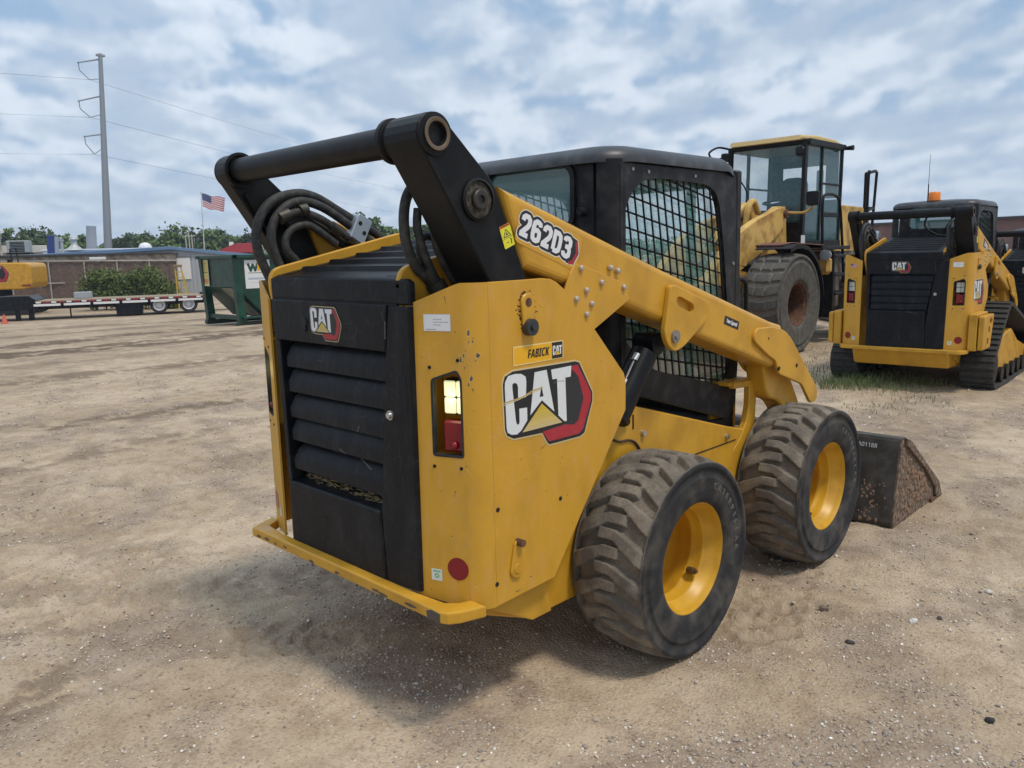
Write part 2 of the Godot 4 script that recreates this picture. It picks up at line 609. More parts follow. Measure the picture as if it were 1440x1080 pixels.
	tag(mi, "small loose gravel scattered over the dirt yard", "gravel")
	# single stones that stand out
	var spots := [[0.82, 1.40, 0.017, Color(0.72, 0.7, 0.66), "pale white stone on the gravel right of the rear tyre"], [1.36, 1.55, 0.016, Color(0.6, 0.56, 0.5), "pale oblong stone near the right edge of the yard"], [0.48, 1.27, 0.016, Color(0.07, 0.065, 0.06), "small dark stone on the gravel below the white one"],
		[0.25, 1.82, 0.017, Color(0.03, 0.03, 0.03), "black lump of rubber near the lower right corner"], [0.92, 1.47, 0.012, Color(0.1, 0.085, 0.07), "tiny dark stone beside the white stone"], [0.70, 1.07, 0.02, Color(0.2, 0.15, 0.11), "brown clod of mud at the end of the tyre scuff"], [1.0, 1.09, 0.013, Color(0.5, 0.43, 0.34), "tan stone behind the brown clod of mud"], [-0.86, 1.16, 0.016, Color(0.33, 0.36, 0.4), "flat bluish grey stone at the bottom edge of the yard"]]
	for s in spots:
		var g := G.new()
		rr.seed = int(s[2] * 1e6) + int(s[0] * 100)
		var cut := [] # a broken stone: random planes shave a ball
		for k in 9: cut.append([Vector3(rr.randfn(), rr.randfn(), rr.randfn()).normalized(), rr.randf_range(0.55, 0.95)])
		for j in 7:
			for k in 10:
				var q := []
				for ab in [[k, j + 1], [k, j], [k + 1, j], [k + 1, j + 1]]:
					var v := Vector3(cos(TAU * (ab[0] % 10) / 10) * sin(PI * ab[1] / 7), cos(PI * ab[1] / 7), sin(TAU * (ab[0] % 10) / 10) * sin(PI * ab[1] / 7))
					var len := 1.0
					for cc in cut: if v.dot(cc[0]) > 0.01: len = minf(len, cc[1] / v.dot(cc[0]))
					q.append(v * len * Vector3(1.25, 0.8, 1.0) * s[2] * 0.95)
				g.quad(q[0], q[1], q[2], q[3])
		var o := put(g, "stone", mk("stone_%d" % (s[3].r * 1000), s[3].linear_to_srgb(), 0.9, 0.0, noise_tex(0.03, lin(0.7, 0.7, 0.7), lin(1, 1, 1), 61, 128), 9.0))
		o.position = Vector3(s[0], ground_y(s[0], s[1]) + s[2] * 0.25, s[1])
		o.rotation.y = s[2] * 900
		tag(o, s[4], "stone", "single stones on the yard")

func grass_patch(called: String, label: String, spots: Array, sd: int):
	var rr := RandomNumberGenerator.new()
	rr.seed = sd
	var g := G.new()
	for s in spots: # x, z, radius, count, height
		for k in s[3]:
			var a := rr.randf() * TAU
			var d: float = s[2] * sqrt(rr.randf())
			var x: float = s[0] + cos(a) * d
			var z: float = s[1] + sin(a) * d
			var b := Vector3(x, ground_y(x, z) - 0.005, z)
			var hh: float = s[4] * rr.randf_range(0.4, 1.1)
			var le := Vector3(rr.randf_range(-1, 1), 0, rr.randf_range(-1, 1)) * hh * 0.5
			var w := Vector3(cos(a + 1), 0, sin(a + 1)) * 0.004
			var m1 := b + Vector3(0, hh * 0.6, 0) + le * 0.35
			var tp := b + Vector3(0, hh, 0) + le
			g.quad(b - w, b + w, m1 + w * 0.7, m1 - w * 0.7)
			g.tri(m1 - w * 0.7, m1 + w * 0.7, tp)
	var o := put(g, called, mk("grass", lin(0.17, 0.2, 0.08), 0.8, 0.0, noise_tex(0.05, lin(0.55, 0.7, 0.5), lin(1, 0.95, 0.8), 9, 128), 2.0))
	o.set_meta("kind", "stuff")
	tag(o, label, "grass")

func setup():
	var cam := Camera3D.new()
	cam.name = "camera"
	add_child(cam)
	cam.transform = Transform3D(Basis(Vector3(0.69694389, -0.02495663, 0.71669127), Vector3(0.1346574, 0.98617166, -0.09660663), Vector3(-0.70436964, 0.16383718, 0.69066691)).orthonormalized(), Vector3(-2.5586, 1.5776, 2.3861))
	cam.fov = 51.868
	cam.near = 0.05
	cam.far = 2000.0
	cam.current = true
	var env := Environment.new()
	env.background_mode = Environment.BG_SKY
	env.tonemap_mode = Environment.TONE_MAPPER_LINEAR
	env.tonemap_exposure = 1.42
	env.sdfgi_enabled = true; env.ssao_enabled = true; env.ssil_enabled = true
	var sky := Sky.new()
	var pm := PanoramaSkyMaterial.new()
	pm.panorama = sky_picture()
	sky.sky_material = pm
	env.sky = sky
	env.background_energy_multiplier = 1.0
	env.fog_enabled = true
	env.fog_density = 0.0006
	env.fog_light_color = Color(0.78, 0.83, 0.9)
	var we := WorldEnvironment.new()
	we.name = "world_environment"
	we.environment = env
	add_child(we)
	var sun := DirectionalLight3D.new()
	sun.name = "sun"
	sun.light_energy = 0.5
	sun.light_color = Color(1.0, 0.96, 0.9)
	sun.light_angular_distance = 10.0
	sun.shadow_enabled = true
	add_child(sun)
	sun.look_at_from_position(Vector3.ZERO, Vector3(-0.02, -1.0, -0.5), Vector3.RIGHT)

func sky_picture() -> ImageTexture:
	var w := 1536
	var h := 768
	var n := FastNoiseLite.new()
	n.seed = 42; n.frequency = 0.66; n.fractal_octaves = 7; n.fractal_gain = 0.56
	n.domain_warp_enabled = true; n.domain_warp_amplitude = 0.9; n.domain_warp_frequency = 0.6
	var n2 := FastNoiseLite.new()
	n2.seed = 7; n2.frequency = 0.33; n2.fractal_octaves = 4
	var im := Image.create(w, h, false, Image.FORMAT_RGBF)
	var blue := Vector3(0.21, 0.315, 0.46)
	var white := Vector3(0.52, 0.575, 0.645)
	var shade := Vector3(0.305, 0.385, 0.49)
	var haze := Vector3(0.43, 0.505, 0.59)
	var under := Vector3(0.30, 0.27, 0.22)
	for y in h:
		var el := PI * (0.5 - (y + 0.5) / h)
		for x in w:
			var c := under
			if el > -0.02:
				var az := TAU * ((x + 0.5) / w - 0.5)
				var d := Vector3(sin(az) * cos(el), maxf(sin(el), 0.0), -cos(az) * cos(el))
				var q := Vector2(d.x, d.z).rotated(0.78) * 3.0 / (d.y + 0.14)
				q.y *= 1.5
				var cl := n.get_noise_2d(q.x, q.y)
				var sh := n2.get_noise_2d(q.x + 40, q.y)
				var cover := smoothstep(-0.62, 0.0, cl + sh * 0.35)
				var lit := smoothstep(-0.30, 0.50, cl * 0.9 - sh * 0.75 + 0.06 - 0.28 * (d.y - 0.16))
				c = blue.lerp(shade.lerp(white, lit), cover)
				c = c.lerp(haze, exp(-d.y * 9.0) * 0.7)
				c *= 1.02 + 1.1 * pow(maxf(0.0, d.dot(Vector3(0.018, 0.894, 0.447))), 6.0) # the veiled sun
			im.set_pixel(x, y, Color(c.x, c.y, c.z))
	return ImageTexture.create_from_image(im)
# ---------- materials shared by the machines ----------
var yel: Material
var yel_old: Material
var blk: Material
var blk_gloss: Material
var plas: Material
var rubber: Material
var hose_m: Material
var steel: Material
var rust: Material
var dark: Material
var white_m: Material
var red_m: Material
var logo: Texture2D
var logo_small: Texture2D
var tyre_mesh: ArrayMesh

func materials():
	var grime := noise_tex(0.008, lin(0.80, 0.77, 0.72), lin(1, 1, 1), 31, 512, 7, 0.40)
	var dust := noise_tex(0.012, lin(0.30, 0.32, 0.36), lin(1, 0.98, 0.94), 33, 512, 7, 0.60)
	mats["dust_tex"] = dust
	var ro := noise_tex(0.02, Color(0.28, 0.28, 0.28), Color(0.52, 0.52, 0.52), 35, 256)
	yel = mk("yellow_paint", lin(0.60, 0.318, 0.026), 1.0, 0.0, grime, 0.9, ro)
	yel_old = mk("faded_yellow_paint", lin(0.62, 0.40, 0.11), 0.6, 0.0, noise_tex(0.012, lin(0.5, 0.4, 0.32), lin(1, 1, 1), 36, 512, 7, 0.35), 0.5)
	blk = mk("black_paint", lin(0.019, 0.019, 0.020), 0.45, 0.0, dust, 1.1)
	blk_gloss = mk("black_satin", lin(0.018, 0.019, 0.022), 0.36, 0.0, dust, 0.8)
	plas = mk("grey_moulded_plastic", lin(0.042, 0.042, 0.045), 0.42, 0.0, dust, 1.6)
	rubber = mk("rubber", lin(0.04, 0.04, 0.04), 0.8, 0.0, dust, 2.0)
	hose_m = mk("hose_rubber", lin(0.075, 0.072, 0.066), 0.7, 0.0, dust, 4.0)
	steel = mk("bright_steel", lin(0.55, 0.55, 0.56), 0.35, 0.9)
	rust = mk("rusty_steel", lin(0.17, 0.085, 0.05), 0.85, 0.1, noise_tex(0.03, lin(0.5, 0.45, 0.4), lin(1, 1, 1), 37, 256), 2.0)
	dark = mk("dark_inside", lin(0.008, 0.008, 0.009), 0.9)
	white_m = mk("white_print", lin(0.75, 0.75, 0.75), 0.5)
	red_m = mk("red_reflector", lin(0.21, 0.005, 0.012), 0.3)
	for m in [blk, blk_gloss, plas]: (m as StandardMaterial3D).metallic_specular = 0.32
	logo = draw_logo(512, 312, true)
	logo_small = draw_logo(256, 156, false)
	tyre_mesh = make_tyre(0.399, 0.315, 0.222, 20, 0.027, 0)

const LC := [0.233, 0.661, 0.150, 0.663, 0.151, 0.801, 0.143, 0.840, 0.117, 0.859, 0.095, 0.845, 0.094, 0.808, 0.123, 0.398, 0.133, 0.357, 0.150, 0.352, 0.159, 0.375, 0.159, 0.540, 0.242, 0.534, 0.242, 0.377, 0.175, 0.268, 0.131, 0.236, 0.076, 0.247, 0.034, 0.285, 0.025, 0.338, 0.017, 0.826, 0.021, 0.886, 0.054, 0.953, 0.124, 0.963, 0.189, 0.950, 0.233, 0.909, 0.240, 0.850]
const LA := [0.329, 0.940, 0.461, 0.945, 0.542, 0.400, 0.403, 0.581, 0.274, 0.426]
const LAH := [0.400, 0.763, 0.421, 0.628, 0.380, 0.625]
const LT := [0.511, 0.935, 0.746, 0.940, 0.738, 0.801, 0.673, 0.802, 0.684, 0.246, 0.656, 0.247, 0.586, 0.341, 0.576, 0.809, 0.524, 0.811]
const LTRI := [0.402, 0.542, 0.631, 0.241, 0.186, 0.245]
const LRED := [0.746, 0.934, 0.822, 0.939, 0.981, 0.548, 0.981, 0.437, 0.878, 0.087, 0.832, 0.038, 0.483, 0.043, 0.459, 0.077, 0.402, 0.187, 0.656, 0.207, 0.769, 0.174, 0.821, 0.215, 0.889, 0.487, 0.827, 0.789, 0.758, 0.878]
const LOUT := [0.0, 0.865, 0.02, 0.95, 0.10, 0.995, 0.791, 0.985, 0.841, 0.96, 1.0, 0.543, 1.0, 0.432, 0.897, 0.03, 0.844, 0.0, 0.482, 0.005, 0.455, 0.037, 0.402, 0.175, 0.097, 0.195, 0.03, 0.250, 0.01, 0.328]

func draw_logo(w: int, h: int, worn: bool) -> Texture2D:
	var p := Pic.new(w, h, lin(0.012, 0.013, 0.016))
	if worn: # honeycomb print beside the T
		for i in 26:
			for j in 16:
				var c := Vector2(w * (0.66 + 0.012 * i), h * (0.2 + 0.045 * j + (0.022 if i % 2 else 0.0)))
				p.fill([circ(c, h * 0.013, 6)], lin(0.035, 0.038, 0.045))
	p.poly(LRED, lin(0.40, 0.02, 0.035))
	var si := lin(0.72, 0.74, 0.76)
	p.poly(LC, si)
	p.poly(LA, si, [LAH])
	p.poly(LT, si)
	for k in 12: # the triangle's printed fade from yellow to pale
		var t0 := k / 12.0
		var t1 := (k + 1) / 12.0
		var l := func(t): return 0.402 + (0.186 - 0.402) * t
		var r := func(t): return 0.402 + (0.631 - 0.402) * t
		var yy := func(t): return 0.542 + (0.243 - 0.542) * t
		p.poly([l.call(t0), yy.call(t0), r.call(t0), yy.call(t0), r.call(t1), yy.call(t1), l.call(t1), yy.call(t1)], lin(0.62, 0.42, 0.03).lerp(lin(0.62, 0.5, 0.27), t0))
	if worn:
		p.line([Vector2(0, h * 0.36), Vector2(w * 0.2, h * 0.33), Vector2(w * 0.3, h * 0.28), Vector2(w * 0.41, h * 0.265)], h * 0.018, lin(0.5, 0.36, 0.14))
		p.line([Vector2(0, h * 0.385), Vector2(w * 0.16, h * 0.35), Vector2(w * 0.26, h * 0.315), Vector2(w * 0.38, h * 0.285)], h * 0.01, lin(0.62, 0.5, 0.26))
		p.line([Vector2(w * 0.54, h * 0.235), Vector2(w * 0.6, h * 0.225), Vector2(w * 0.66, h * 0.24)], h * 0.014, Color(0.5, 0.5, 0.5, 0.5))
		var r := RandomNumberGenerator.new()
		r.seed = 4
		for i in 240: # dusty scuffs along the lower edge
			var c := Vector2(w * r.randf_range(0.36, 0.9), h * r.randf_range(0.78, 0.97))
			p.line([c, c + Vector2(r.randf_range(-7, 7), r.randf_range(-9, 9))], 1.2, Color(0.62, 0.56, 0.55, 0.45))
	p.grain(0.1, 2)
	return p.tex()

func cat_logo(called: String, T: Transform3D, d: float, r: Rect2, parent: Node3D, tex: Texture2D):
	var o := PackedVector2Array()
	for i in range(0, LOUT.size(), 2): o.append(r.position + Vector2(LOUT[i], LOUT[i + 1]) * r.size)
	var g := G.new()
	g.prism(Geometry2D.offset_polygon(G.ccw(o), r.size.x * 0.012, Geometry2D.JOIN_ROUND)[0], T, d - 0.001, d + 0.0008)
	put(g, "decal_edge", mk("decal_edge", lin(0.62, 0.5, 0.26), 0.4), parent)
	sticker(called, o, T, d + 0.0016, tex, r, parent)

static func lug0(th: float, w: float) -> float: # skid steer block pattern: interleaved bars that sweep back to each shoulder
	var v := 0.0
	for sd in [1, -1]:
		var ww: float = w * sd
		if ww < -0.34: continue
		var cc := 0.66 * maxf(ww - 0.14, 0.0)
		var u := th - cc - (0.0 if sd == 1 else 0.5)
		u = absf(u - roundf(u))
		var half := 0.185 + 0.095 * clampf((ww - 0.1) / 0.8, 0.0, 1.0)
		var e := smoothstep(-0.01, 0.022, half - u) * smoothstep(-0.345, -0.315, ww)
		v = maxf(v, e)
	return v

static func lug1(th: float, w: float) -> float: # earthmover rock pattern: wide cross bars with narrow gaps
	var u := th + 0.25 * w * w
	u = absf(u - roundf(u))
	var e := smoothstep(0.0, 0.05, 0.34 - u)
	var cut := absf(absf(w) - (0.30 if int(floorf(th + 0.25 * w * w + 0.5)) % 2 == 0 else 0.44))
	return e * smoothstep(0.02, 0.055, cut)

func make_tyre(R: float, W: float, rb: float, lugs: int, depth: float, kind: int) -> ArrayMesh:
	var sec := [] # z, r, tread w (9 = not tread), shade
	var hw := W / 2
	var k := R / 0.4
	for s in [[-hw * 0.86, rb, 0], [-hw * 0.97, rb + 0.022 * k, 0], [-hw, rb + 0.06 * k, 0], [-hw, R - 0.07 * k, 0], [-hw * 0.985, R - 0.035 * k, 0], [-hw * 0.97, R - 0.016 * k, 1]]: sec.append([s[0], s[1], 9.0, s[2]])
	for i in 39:
		var w := -1.0 + 2.0 * i / 38.0
		var drop := 0.010 * k * w * w + 0.016 * k * pow(absf(w), 10)
		sec.append([w * hw * 0.97, R - drop, w, 1])
	for s in [[hw * 0.97, R - 0.016 * k, 1], [hw * 0.985, R - 0.022 * k, 0], [hw, R - 0.026 * k, 0], [hw * 1.0, R - 0.04 * k, 0], [hw * 0.955, R - 0.043 * k, 0], [hw * 0.95, R - 0.072 * k, 0], [hw * 0.985, R - 0.075 * k, 0], [hw * 0.992, R - 0.081 * k, 0], [hw * 0.98, R - 0.085 * k, 0], [hw, rb + 0.06 * k, 0], [hw * 0.985, rb + 0.045 * k, 0], [hw * 0.97, rb + 0.022 * k, 0], [hw * 0.90, rb, 0], [hw * 0.7, rb - 0.004, 0]]: sec.append([s[0], s[1], 9.0, s[2]])
	var per := 40
	var n := lugs * per
	var m := sec.size()
	var st := SurfaceTool.new()
	st.begin(Mesh.PRIMITIVE_TRIANGLES)
	var nz := FastNoiseLite.new()
	nz.seed = 6; nz.frequency = 9.0; nz.fractal_octaves = 3
	for i in n:
		var a := TAU * i / n
		for j in m:
			var s = sec[j]
			var r: float = s[1]
			var lift := 1.0
			if s[2] < 5:
				lift = lug0(float(i) / per, s[2]) if kind == 0 else lug1(float(i) / per, s[2])
				r -= (1.0 - lift) * depth * (1.0 - smoothstep(0.86, 1.0, s[2]) * 0.85)
			var p := Vector3(r * cos(a), r * sin(a), s[0])
			var q := nz.get_noise_3dv(p)
			if s[2] < 5: r += q * 0.0013 * k
			p = Vector3(r * cos(a), r * sin(a), s[0])
			var c: Color
			if kind == 0:
				c = Color(0.02, 0.021, 0.024).lerp(Color(0.10, 0.089, 0.076), clampf(q * 1.1 + 0.2, 0, 0.9))
				if s[3] == 1: c = Color(0.155, 0.133, 0.107).lerp(Color(0.26, 0.222, 0.175), clampf(q * 1.5 + 0.4, 0, 1)).lerp(Color(0.2, 0.165, 0.125), (1 - lift) * 0.6)
			else:
				c = Color(0.085, 0.082, 0.076).lerp(Color(0.15, 0.138, 0.12), clampf(q + 0.5, 0, 1))
				if s[3] == 1: c = Color(0.105, 0.097, 0.086).lerp(Color(0.30, 0.27, 0.22), (1 - lift) * 0.75)
			st.set_color(c)
			st.add_vertex(p)
	for i in n:
		var i2 := (i + 1) % n
		for j in m - 1:
			for q in [i * m + j, i * m + j + 1, i2 * m + j, i * m + j + 1, i2 * m + j + 1, i2 * m + j]: st.add_index(q)
	st.generate_normals()
	return st.commit()

func add_wheel(root: Node3D, at: Vector3, flip: bool, turn: float):
	var w := Node3D.new()
	w.name = "wheel"
	root.add_child(w, true)
	w.transform = Transform3D(Basis(Vector3.UP, PI if flip else 0.0) * Basis(Vector3.BACK, turn), at)
	var tm := mk("tyre_rubber", Color.WHITE, 0.85, 0.0, noise_tex(0.05, lin(0.72, 0.72, 0.72), lin(1, 1, 1), 41, 256), 5.0) as StandardMaterial3D
	tm.vertex_color_use_as_albedo = true
	tm.heightmap_enabled = true
	tm.heightmap_texture = tm.albedo_texture
	tm.heightmap_scale = 0.25
	put_mesh(tyre_mesh, "tyre", tm, w)
	var g := G.new()
	g.lathe([Vector2(0.226, 0.118), Vector2(0.231, 0.128), Vector2(0.228, 0.136), Vector2(0.218, 0.136), Vector2(0.212, 0.118), Vector2(0.208, 0.098), Vector2(0.197, 0.088), Vector2(0.193, 0.072), Vector2(0.186, 0.066), Vector2(0.183, 0.05), Vector2(0.183, 0.03), Vector2(0.177, 0.022), Vector2(0.177, 0.012), Vector2(0.183, 0.004), Vector2(0.183, -0.03), Vector2(0.192, -0.045), Vector2(0.194, -0.085), Vector2(0.184, -0.10), Vector2(0.168, -0.104), Vector2(0.135, -0.098), Vector2(0.12, -0.09), Vector2(0.09, -0.09), Vector2(0.085, -0.07), Vector2(0.07, -0.062), Vector2(0.03, -0.06), Vector2(0.001, -0.06)], Transform3D.IDENTITY, 48)
	put(g, "rim", mk("rim_yellow", lin(0.66, 0.37, 0.024), 0.4, 0.0, noise_tex(0.01, lin(0.72, 0.66, 0.56), lin(1, 1, 1), 39, 256, 6, 0.36), 2.5), w)
	var nuts := []
	for k in 8:
		var a := TAU * k / 8
		nuts.append([Vector3(cos(a) * 0.108, sin(a) * 0.108, -0.092), Vector3(cos(a) * 0.108, sin(a) * 0.108, -0.066), 0.013, 0.012, 6])
	studs(nuts, "wheel_nut", mk("nut_steel", lin(0.10, 0.085, 0.07), 0.5, 0.5), w)
	if not flip:
		var s := "CATERPILLAR"
		for k in s.length():
			var a := deg_to_rad(66.0 - 7.2 * k) - turn
			words(s[k], 0.026, Transform3D(Basis(Vector3.BACK, a - PI / 2), Vector3(cos(a) * 0.292, sin(a) * 0.292, 0.1565)), mk("raised_rubber", lin(0.105, 0.098, 0.088), 0.8), w, "raised_letter", true, 0.006)
	g = G.new()
	g.cyl(Vector3(0.163, 0.0, 0.04), Vector3(0.155, 0.0, 0.072), 0.016, 0.014, 10)
	g.cyl(Vector3(0.155, 0.0, 0.07), Vector3(0.153, 0.0, 0.085), 0.008, 0.008, 8)
	put(g, "valve_stem", mk("brass_dull", lin(0.16, 0.11, 0.05), 0.5, 0.6), w)
# ---------- the skid steer and its tracked sisters ----------
const SIDE := [-0.8885, 1.492, -0.717, 1.493, -0.640, 1.494, -0.600, 1.490, -0.569, 1.478, -0.526, 1.450, -0.500, 1.503, -0.473, 1.536, -0.423, 1.527, -0.195, 1.459, -0.162, 1.397, -0.369, 1.305, -0.196, 1.126, -0.186, 1.09, -0.187, 0.987, -0.605, 0.457, -0.8885, 0.448]

func panel_print(main: bool) -> Texture2D:
	var w := 1024
	var h := 1024
	var p := Pic.new(w, h, lin(0.60, 0.318, 0.026))
	var X := func(u, v): return Vector2((u + 1.2) / 1.1 * w, (1.55 - v) / 1.15 * h)
	var r := RandomNumberGenerator.new()
	r.seed = 12
	var n := FastNoiseLite.new()
	n.seed = 3; n.frequency = 0.006; n.fractal_octaves = 5
	var n2 := FastNoiseLite.new()
	n2.seed = 9; n2.frequency = 0.02; n2.fractal_octaves = 4
	for y in h:
		for x in w:
			var a := n.get_noise_2d(x, y * 0.6)
			var b := n2.get_noise_2d(x, y * 0.4)
			var k := 1.0 - 0.10 * clampf(a * 1.6 + 0.2, 0, 1) + 0.03 * b
			var c := lin(0.60 * k, 0.318 * k, 0.026 + 0.03 * clampf(b * 2.0 - 0.2, 0, 1))
			p.im.set_pixel(x, y, c)
	for i in 90: # pale hair scratches
		var c: Vector2 = X.call(r.randf_range(-1.15, -0.2), r.randf_range(0.45, 1.45))
		var d := Vector2.from_angle(r.randf() * TAU) * r.randf_range(6, 60)
		p.line([c, c + d * 0.5 + Vector2(r.randf_range(-6, 6), r.randf_range(-6, 6)), c + d], r.randf_range(0.6, 1.6), Color(0.92, 0.76, 0.45, r.randf_range(0.12, 0.4)))
	for i in 70: # small rub marks and flecks
		var c: Vector2 = X.call(r.randf_range(-1.15, -0.2), r.randf_range(0.45, 1.45))
		p.fill([circ(c, r.randf_range(0.8, 2.2), 6)], Color(0.22, 0.13, 0.06, 0.6))
	if main:
		for i in 16: # flaked paint down the bend, in clusters
			var c: Vector2 = X.call(-0.965 + 0.012 * r.randfn(), [1.33, 1.26, 1.24, 1.20][i % 4] + 0.012 * r.randfn())
			var q := PackedVector2Array()
			var big := r.randf_range(2.0, 9.0) if i % 5 else 13.0
			for k in 9: q.append(c + Vector2(cos(TAU * k / 9) * 0.42, sin(TAU * k / 9)) * big * r.randf_range(0.45, 1.15))
			p.fill([q], lin(0.62, 0.46, 0.2))
			for k in 9: q[k] = c + (q[k] - c) * 0.75
			p.fill([q], lin(0.07, 0.06, 0.05))
		for s in [[-1.035, 1.452, 5, 20], [-0.955, 1.17, 3, 10], [-0.66, 0.93, 20, -9], [-0.83, 1.02, 4, 12], [-1.02, 0.84, -6, 17], [-0.73, 0.5, 10, 2], [-0.80, 0.47, 22, 2]]:
			var c: Vector2 = X.call(s[0], s[1])
			p.line([c, c + Vector2(s[2] * 0.6, s[3] * 0.4)], 2.6, lin(0.13, 0.085, 0.05))
			p.line([c + Vector2(s[2] * 0.5, s[3] * 0.5), c + Vector2(s[2], s[3])], 1.4, lin(0.16, 0.10, 0.055))
		for s in [[[-0.93, 1.07], [-0.86, 1.065], [-0.8, 1.075]], [[-0.92, 0.92], [-0.88, 0.97], [-0.84, 0.985]], [[-0.82, 0.93], [-0.72, 0.925], [-0.66, 0.90]], [[-0.87, 0.9], [-0.8, 0.84], [-0.68, 0.87]], [[-1.15, 1.3], [-1.1, 1.29], [-1.03, 1.33]]]:
			var q := []
			for e in s: q.append(X.call(e[0], e[1]))
			p.line(q, 1.6, Color(0.86, 0.70, 0.40, 0.35))
		for i in 60: # rubbed, dusty patch low on the bend
			var c: Vector2 = X.call(-1.0 + 0.05 * r.randfn(), 0.72 + 0.06 * r.randfn())
			p.line([c, c + Vector2(r.randf_range(-4, 4), r.randf_range(6, 26))], r.randf_range(2, 9), Color(0.72, 0.58, 0.36, 0.22))
		for i in 110: # greasy ring round the upper latch
			var a := r.randf() * TAU
			var c: Vector2 = X.call(-0.718 + cos(a) * 0.037, 1.395 + sin(a) * 0.058) + Vector2(r.randfn(), r.randfn()) * 4
			p.line([c, c + Vector2(r.randf_range(-6, 9), r.randf_range(-5, 5))], r.randf_range(2, 5), Color(0.13, 0.08, 0.04, 0.75))
	return p.tex()

func door_print() -> Texture2D:
	var w := 512
	var h := 640
	var p := Pic.new(w, h, Color.BLACK)
	var r := RandomNumberGenerator.new()
	r.seed = 31
	var n := FastNoiseLite.new()
	n.seed = 17; n.frequency = 0.012; n.fractal_octaves = 6
	for y in h:
		for x in w:
			var k := clampf(n.get_noise_2d(x, y * 0.35) * 1.7 + 0.05, 0, 1)
			var k2 := clampf(n.get_noise_2d(x * 5.0 + 300, y * 2.2) * 1.6 - 0.1, 0, 1)
			p.im.set_pixel(x, y, lin(0.0065 + 0.009 * k + 0.011 * k2, 0.0075 + 0.009 * k + 0.0105 * k2, 0.0105 + 0.009 * k + 0.009 * k2))
	for i in 60: # dry drips
		var c := Vector2(r.randf() * w, h * r.randf_range(0.15, 0.95))
		p.line([c, c + Vector2(r.randf_range(-2, 2), r.randf_range(10, 60))], r.randf_range(0.8, 2.2), Color(0.42, 0.39, 0.35, r.randf_range(0.06, 0.28)))
	for i in 70: # scratches and scuffs
		var c := Vector2(r.randf() * w, h * r.randf())
		var d := Vector2.from_angle(r.randf_range(-0.5, 0.5) + (PI / 2 if i % 3 == 0 else 0.0)) * r.randf_range(4, 40)
		p.line([c, c + d * 0.5 + Vector2(0, r.randf_range(-3, 3)), c + d], r.randf_range(0.7, 1.6), Color(0.55, 0.53, 0.5, r.randf_range(0.1, 0.4)))
	for s in [[[0.47, 0.57], [0.58, 0.60], [0.66, 0.615]], [[0.60, 0.505], [0.615, 0.48]], [[0.83, 0.20], [0.835, 0.15]]]:
		var q := []
		for e in s: q.append(Vector2(e[0] * w, e[1] * h))
		p.line(q, 2.2, Color(0.6, 0.57, 0.52, 0.6))
	return p.tex()

func digits_print() -> Texture2D:
	var w := 512
	var h := 220
	var p := Pic.new(w, h, lin(0.60, 0.318, 0.026))
	var gl := {"2": [[0.04, 0.72, 0.08, 0.9, 0.3, 1.0, 0.7, 1.0, 0.94, 0.88, 0.96, 0.66, 0.8, 0.48, 0.1, 0.06, 0.1, 0.0, 1.0, 0.0]], "6": [[0.95, 0.8, 0.88, 0.95, 0.65, 1.0, 0.35, 1.0, 0.1, 0.9, 0.04, 0.7, 0.04, 0.3, 0.12, 0.07, 0.35, 0.0, 0.65, 0.0, 0.9, 0.08, 0.97, 0.28, 0.9, 0.48, 0.65, 0.56, 0.3, 0.54, 0.06, 0.42]], "D": [[0.06, 0.0, 0.06, 1.0, 0.6, 1.0, 0.88, 0.9, 0.97, 0.68, 0.97, 0.32, 0.88, 0.1, 0.6, 0.0, 0.06, 0.0]], "3": [[0.05, 0.8, 0.12, 0.94, 0.35, 1.0, 0.68, 1.0, 0.92, 0.9, 0.95, 0.68, 0.85, 0.55, 0.5, 0.52, 0.85, 0.49, 0.96, 0.34, 0.93, 0.1, 0.68, 0.0, 0.35, 0.0, 0.12, 0.06, 0.04, 0.22]]}
	var x := 34.0
	var strokes := []
	for ch in "262D3":
		for s in gl[ch]:
			var q := []
			for i in range(0, s.size(), 2): q.append(Vector2(x + s[i] * 54, 160 - s[i + 1] * 108))
			strokes.append(q)
		x += 85
	var tail := V2([0.80, 0.86, 0.93, 0.82, 0.985, 0.5, 0.93, 0.15, 0.82, 0.12])
	var tp := PackedVector2Array()
	for q in tail: tp.append(Vector2(q.x * w, (1 - q.y) * h))
	p.fill(Geometry2D.offset_polygon(tp, 9), lin(0.72, 0.7, 0.66))
	for q in strokes: p.line(q, 74, lin(0.72, 0.7, 0.66))
	p.fill(Geometry2D.offset_polygon(tp, 4), lin(0.014, 0.014, 0.016))
	for q in strokes: p.line(q, 63, lin(0.014, 0.014, 0.016))
	p.line([Vector2(0.925 * w, 0.24 * h), Vector2(0.965 * w, 0.5 * h), Vector2(0.92 * w, 0.8 * h), Vector2(0.87 * w, 0.86 * h)], 20, lin(0.36, 0.02, 0.03))
	for q in strokes: p.line(q, 30, lin(0.74, 0.76, 0.78), false)
	return p.tex()

func label_print(lines: int, w := 160, h := 84) -> Texture2D: # white paper label with fine illegible print
	var p := Pic.new(w, h, lin(0.72, 0.73, 0.74))
	var r := RandomNumberGenerator.new()
	r.seed = 5
	p.line([Vector2(2, 2), Vector2(w - 2, 2), Vector2(w - 2, h - 2), Vector2(2, h - 2), Vector2(2, 2)], 1.5, lin(0.5, 0.52, 0.55))
	for i in lines:
		var x := w * 0.36
		while x < w * (0.62 if i % 2 == 0 else 0.9):
			var l := r.randf_range(3, 10)
			p.rect(x, h * (0.28 + 0.5 * i / lines), l, h * 0.05, lin(0.25, 0.26, 0.28))
			x += l + 2
	p.rect(w * 0.08, h * 0.88, w * 0.38, h * 0.05, lin(0.3, 0.3, 0.3))
	return p.tex()

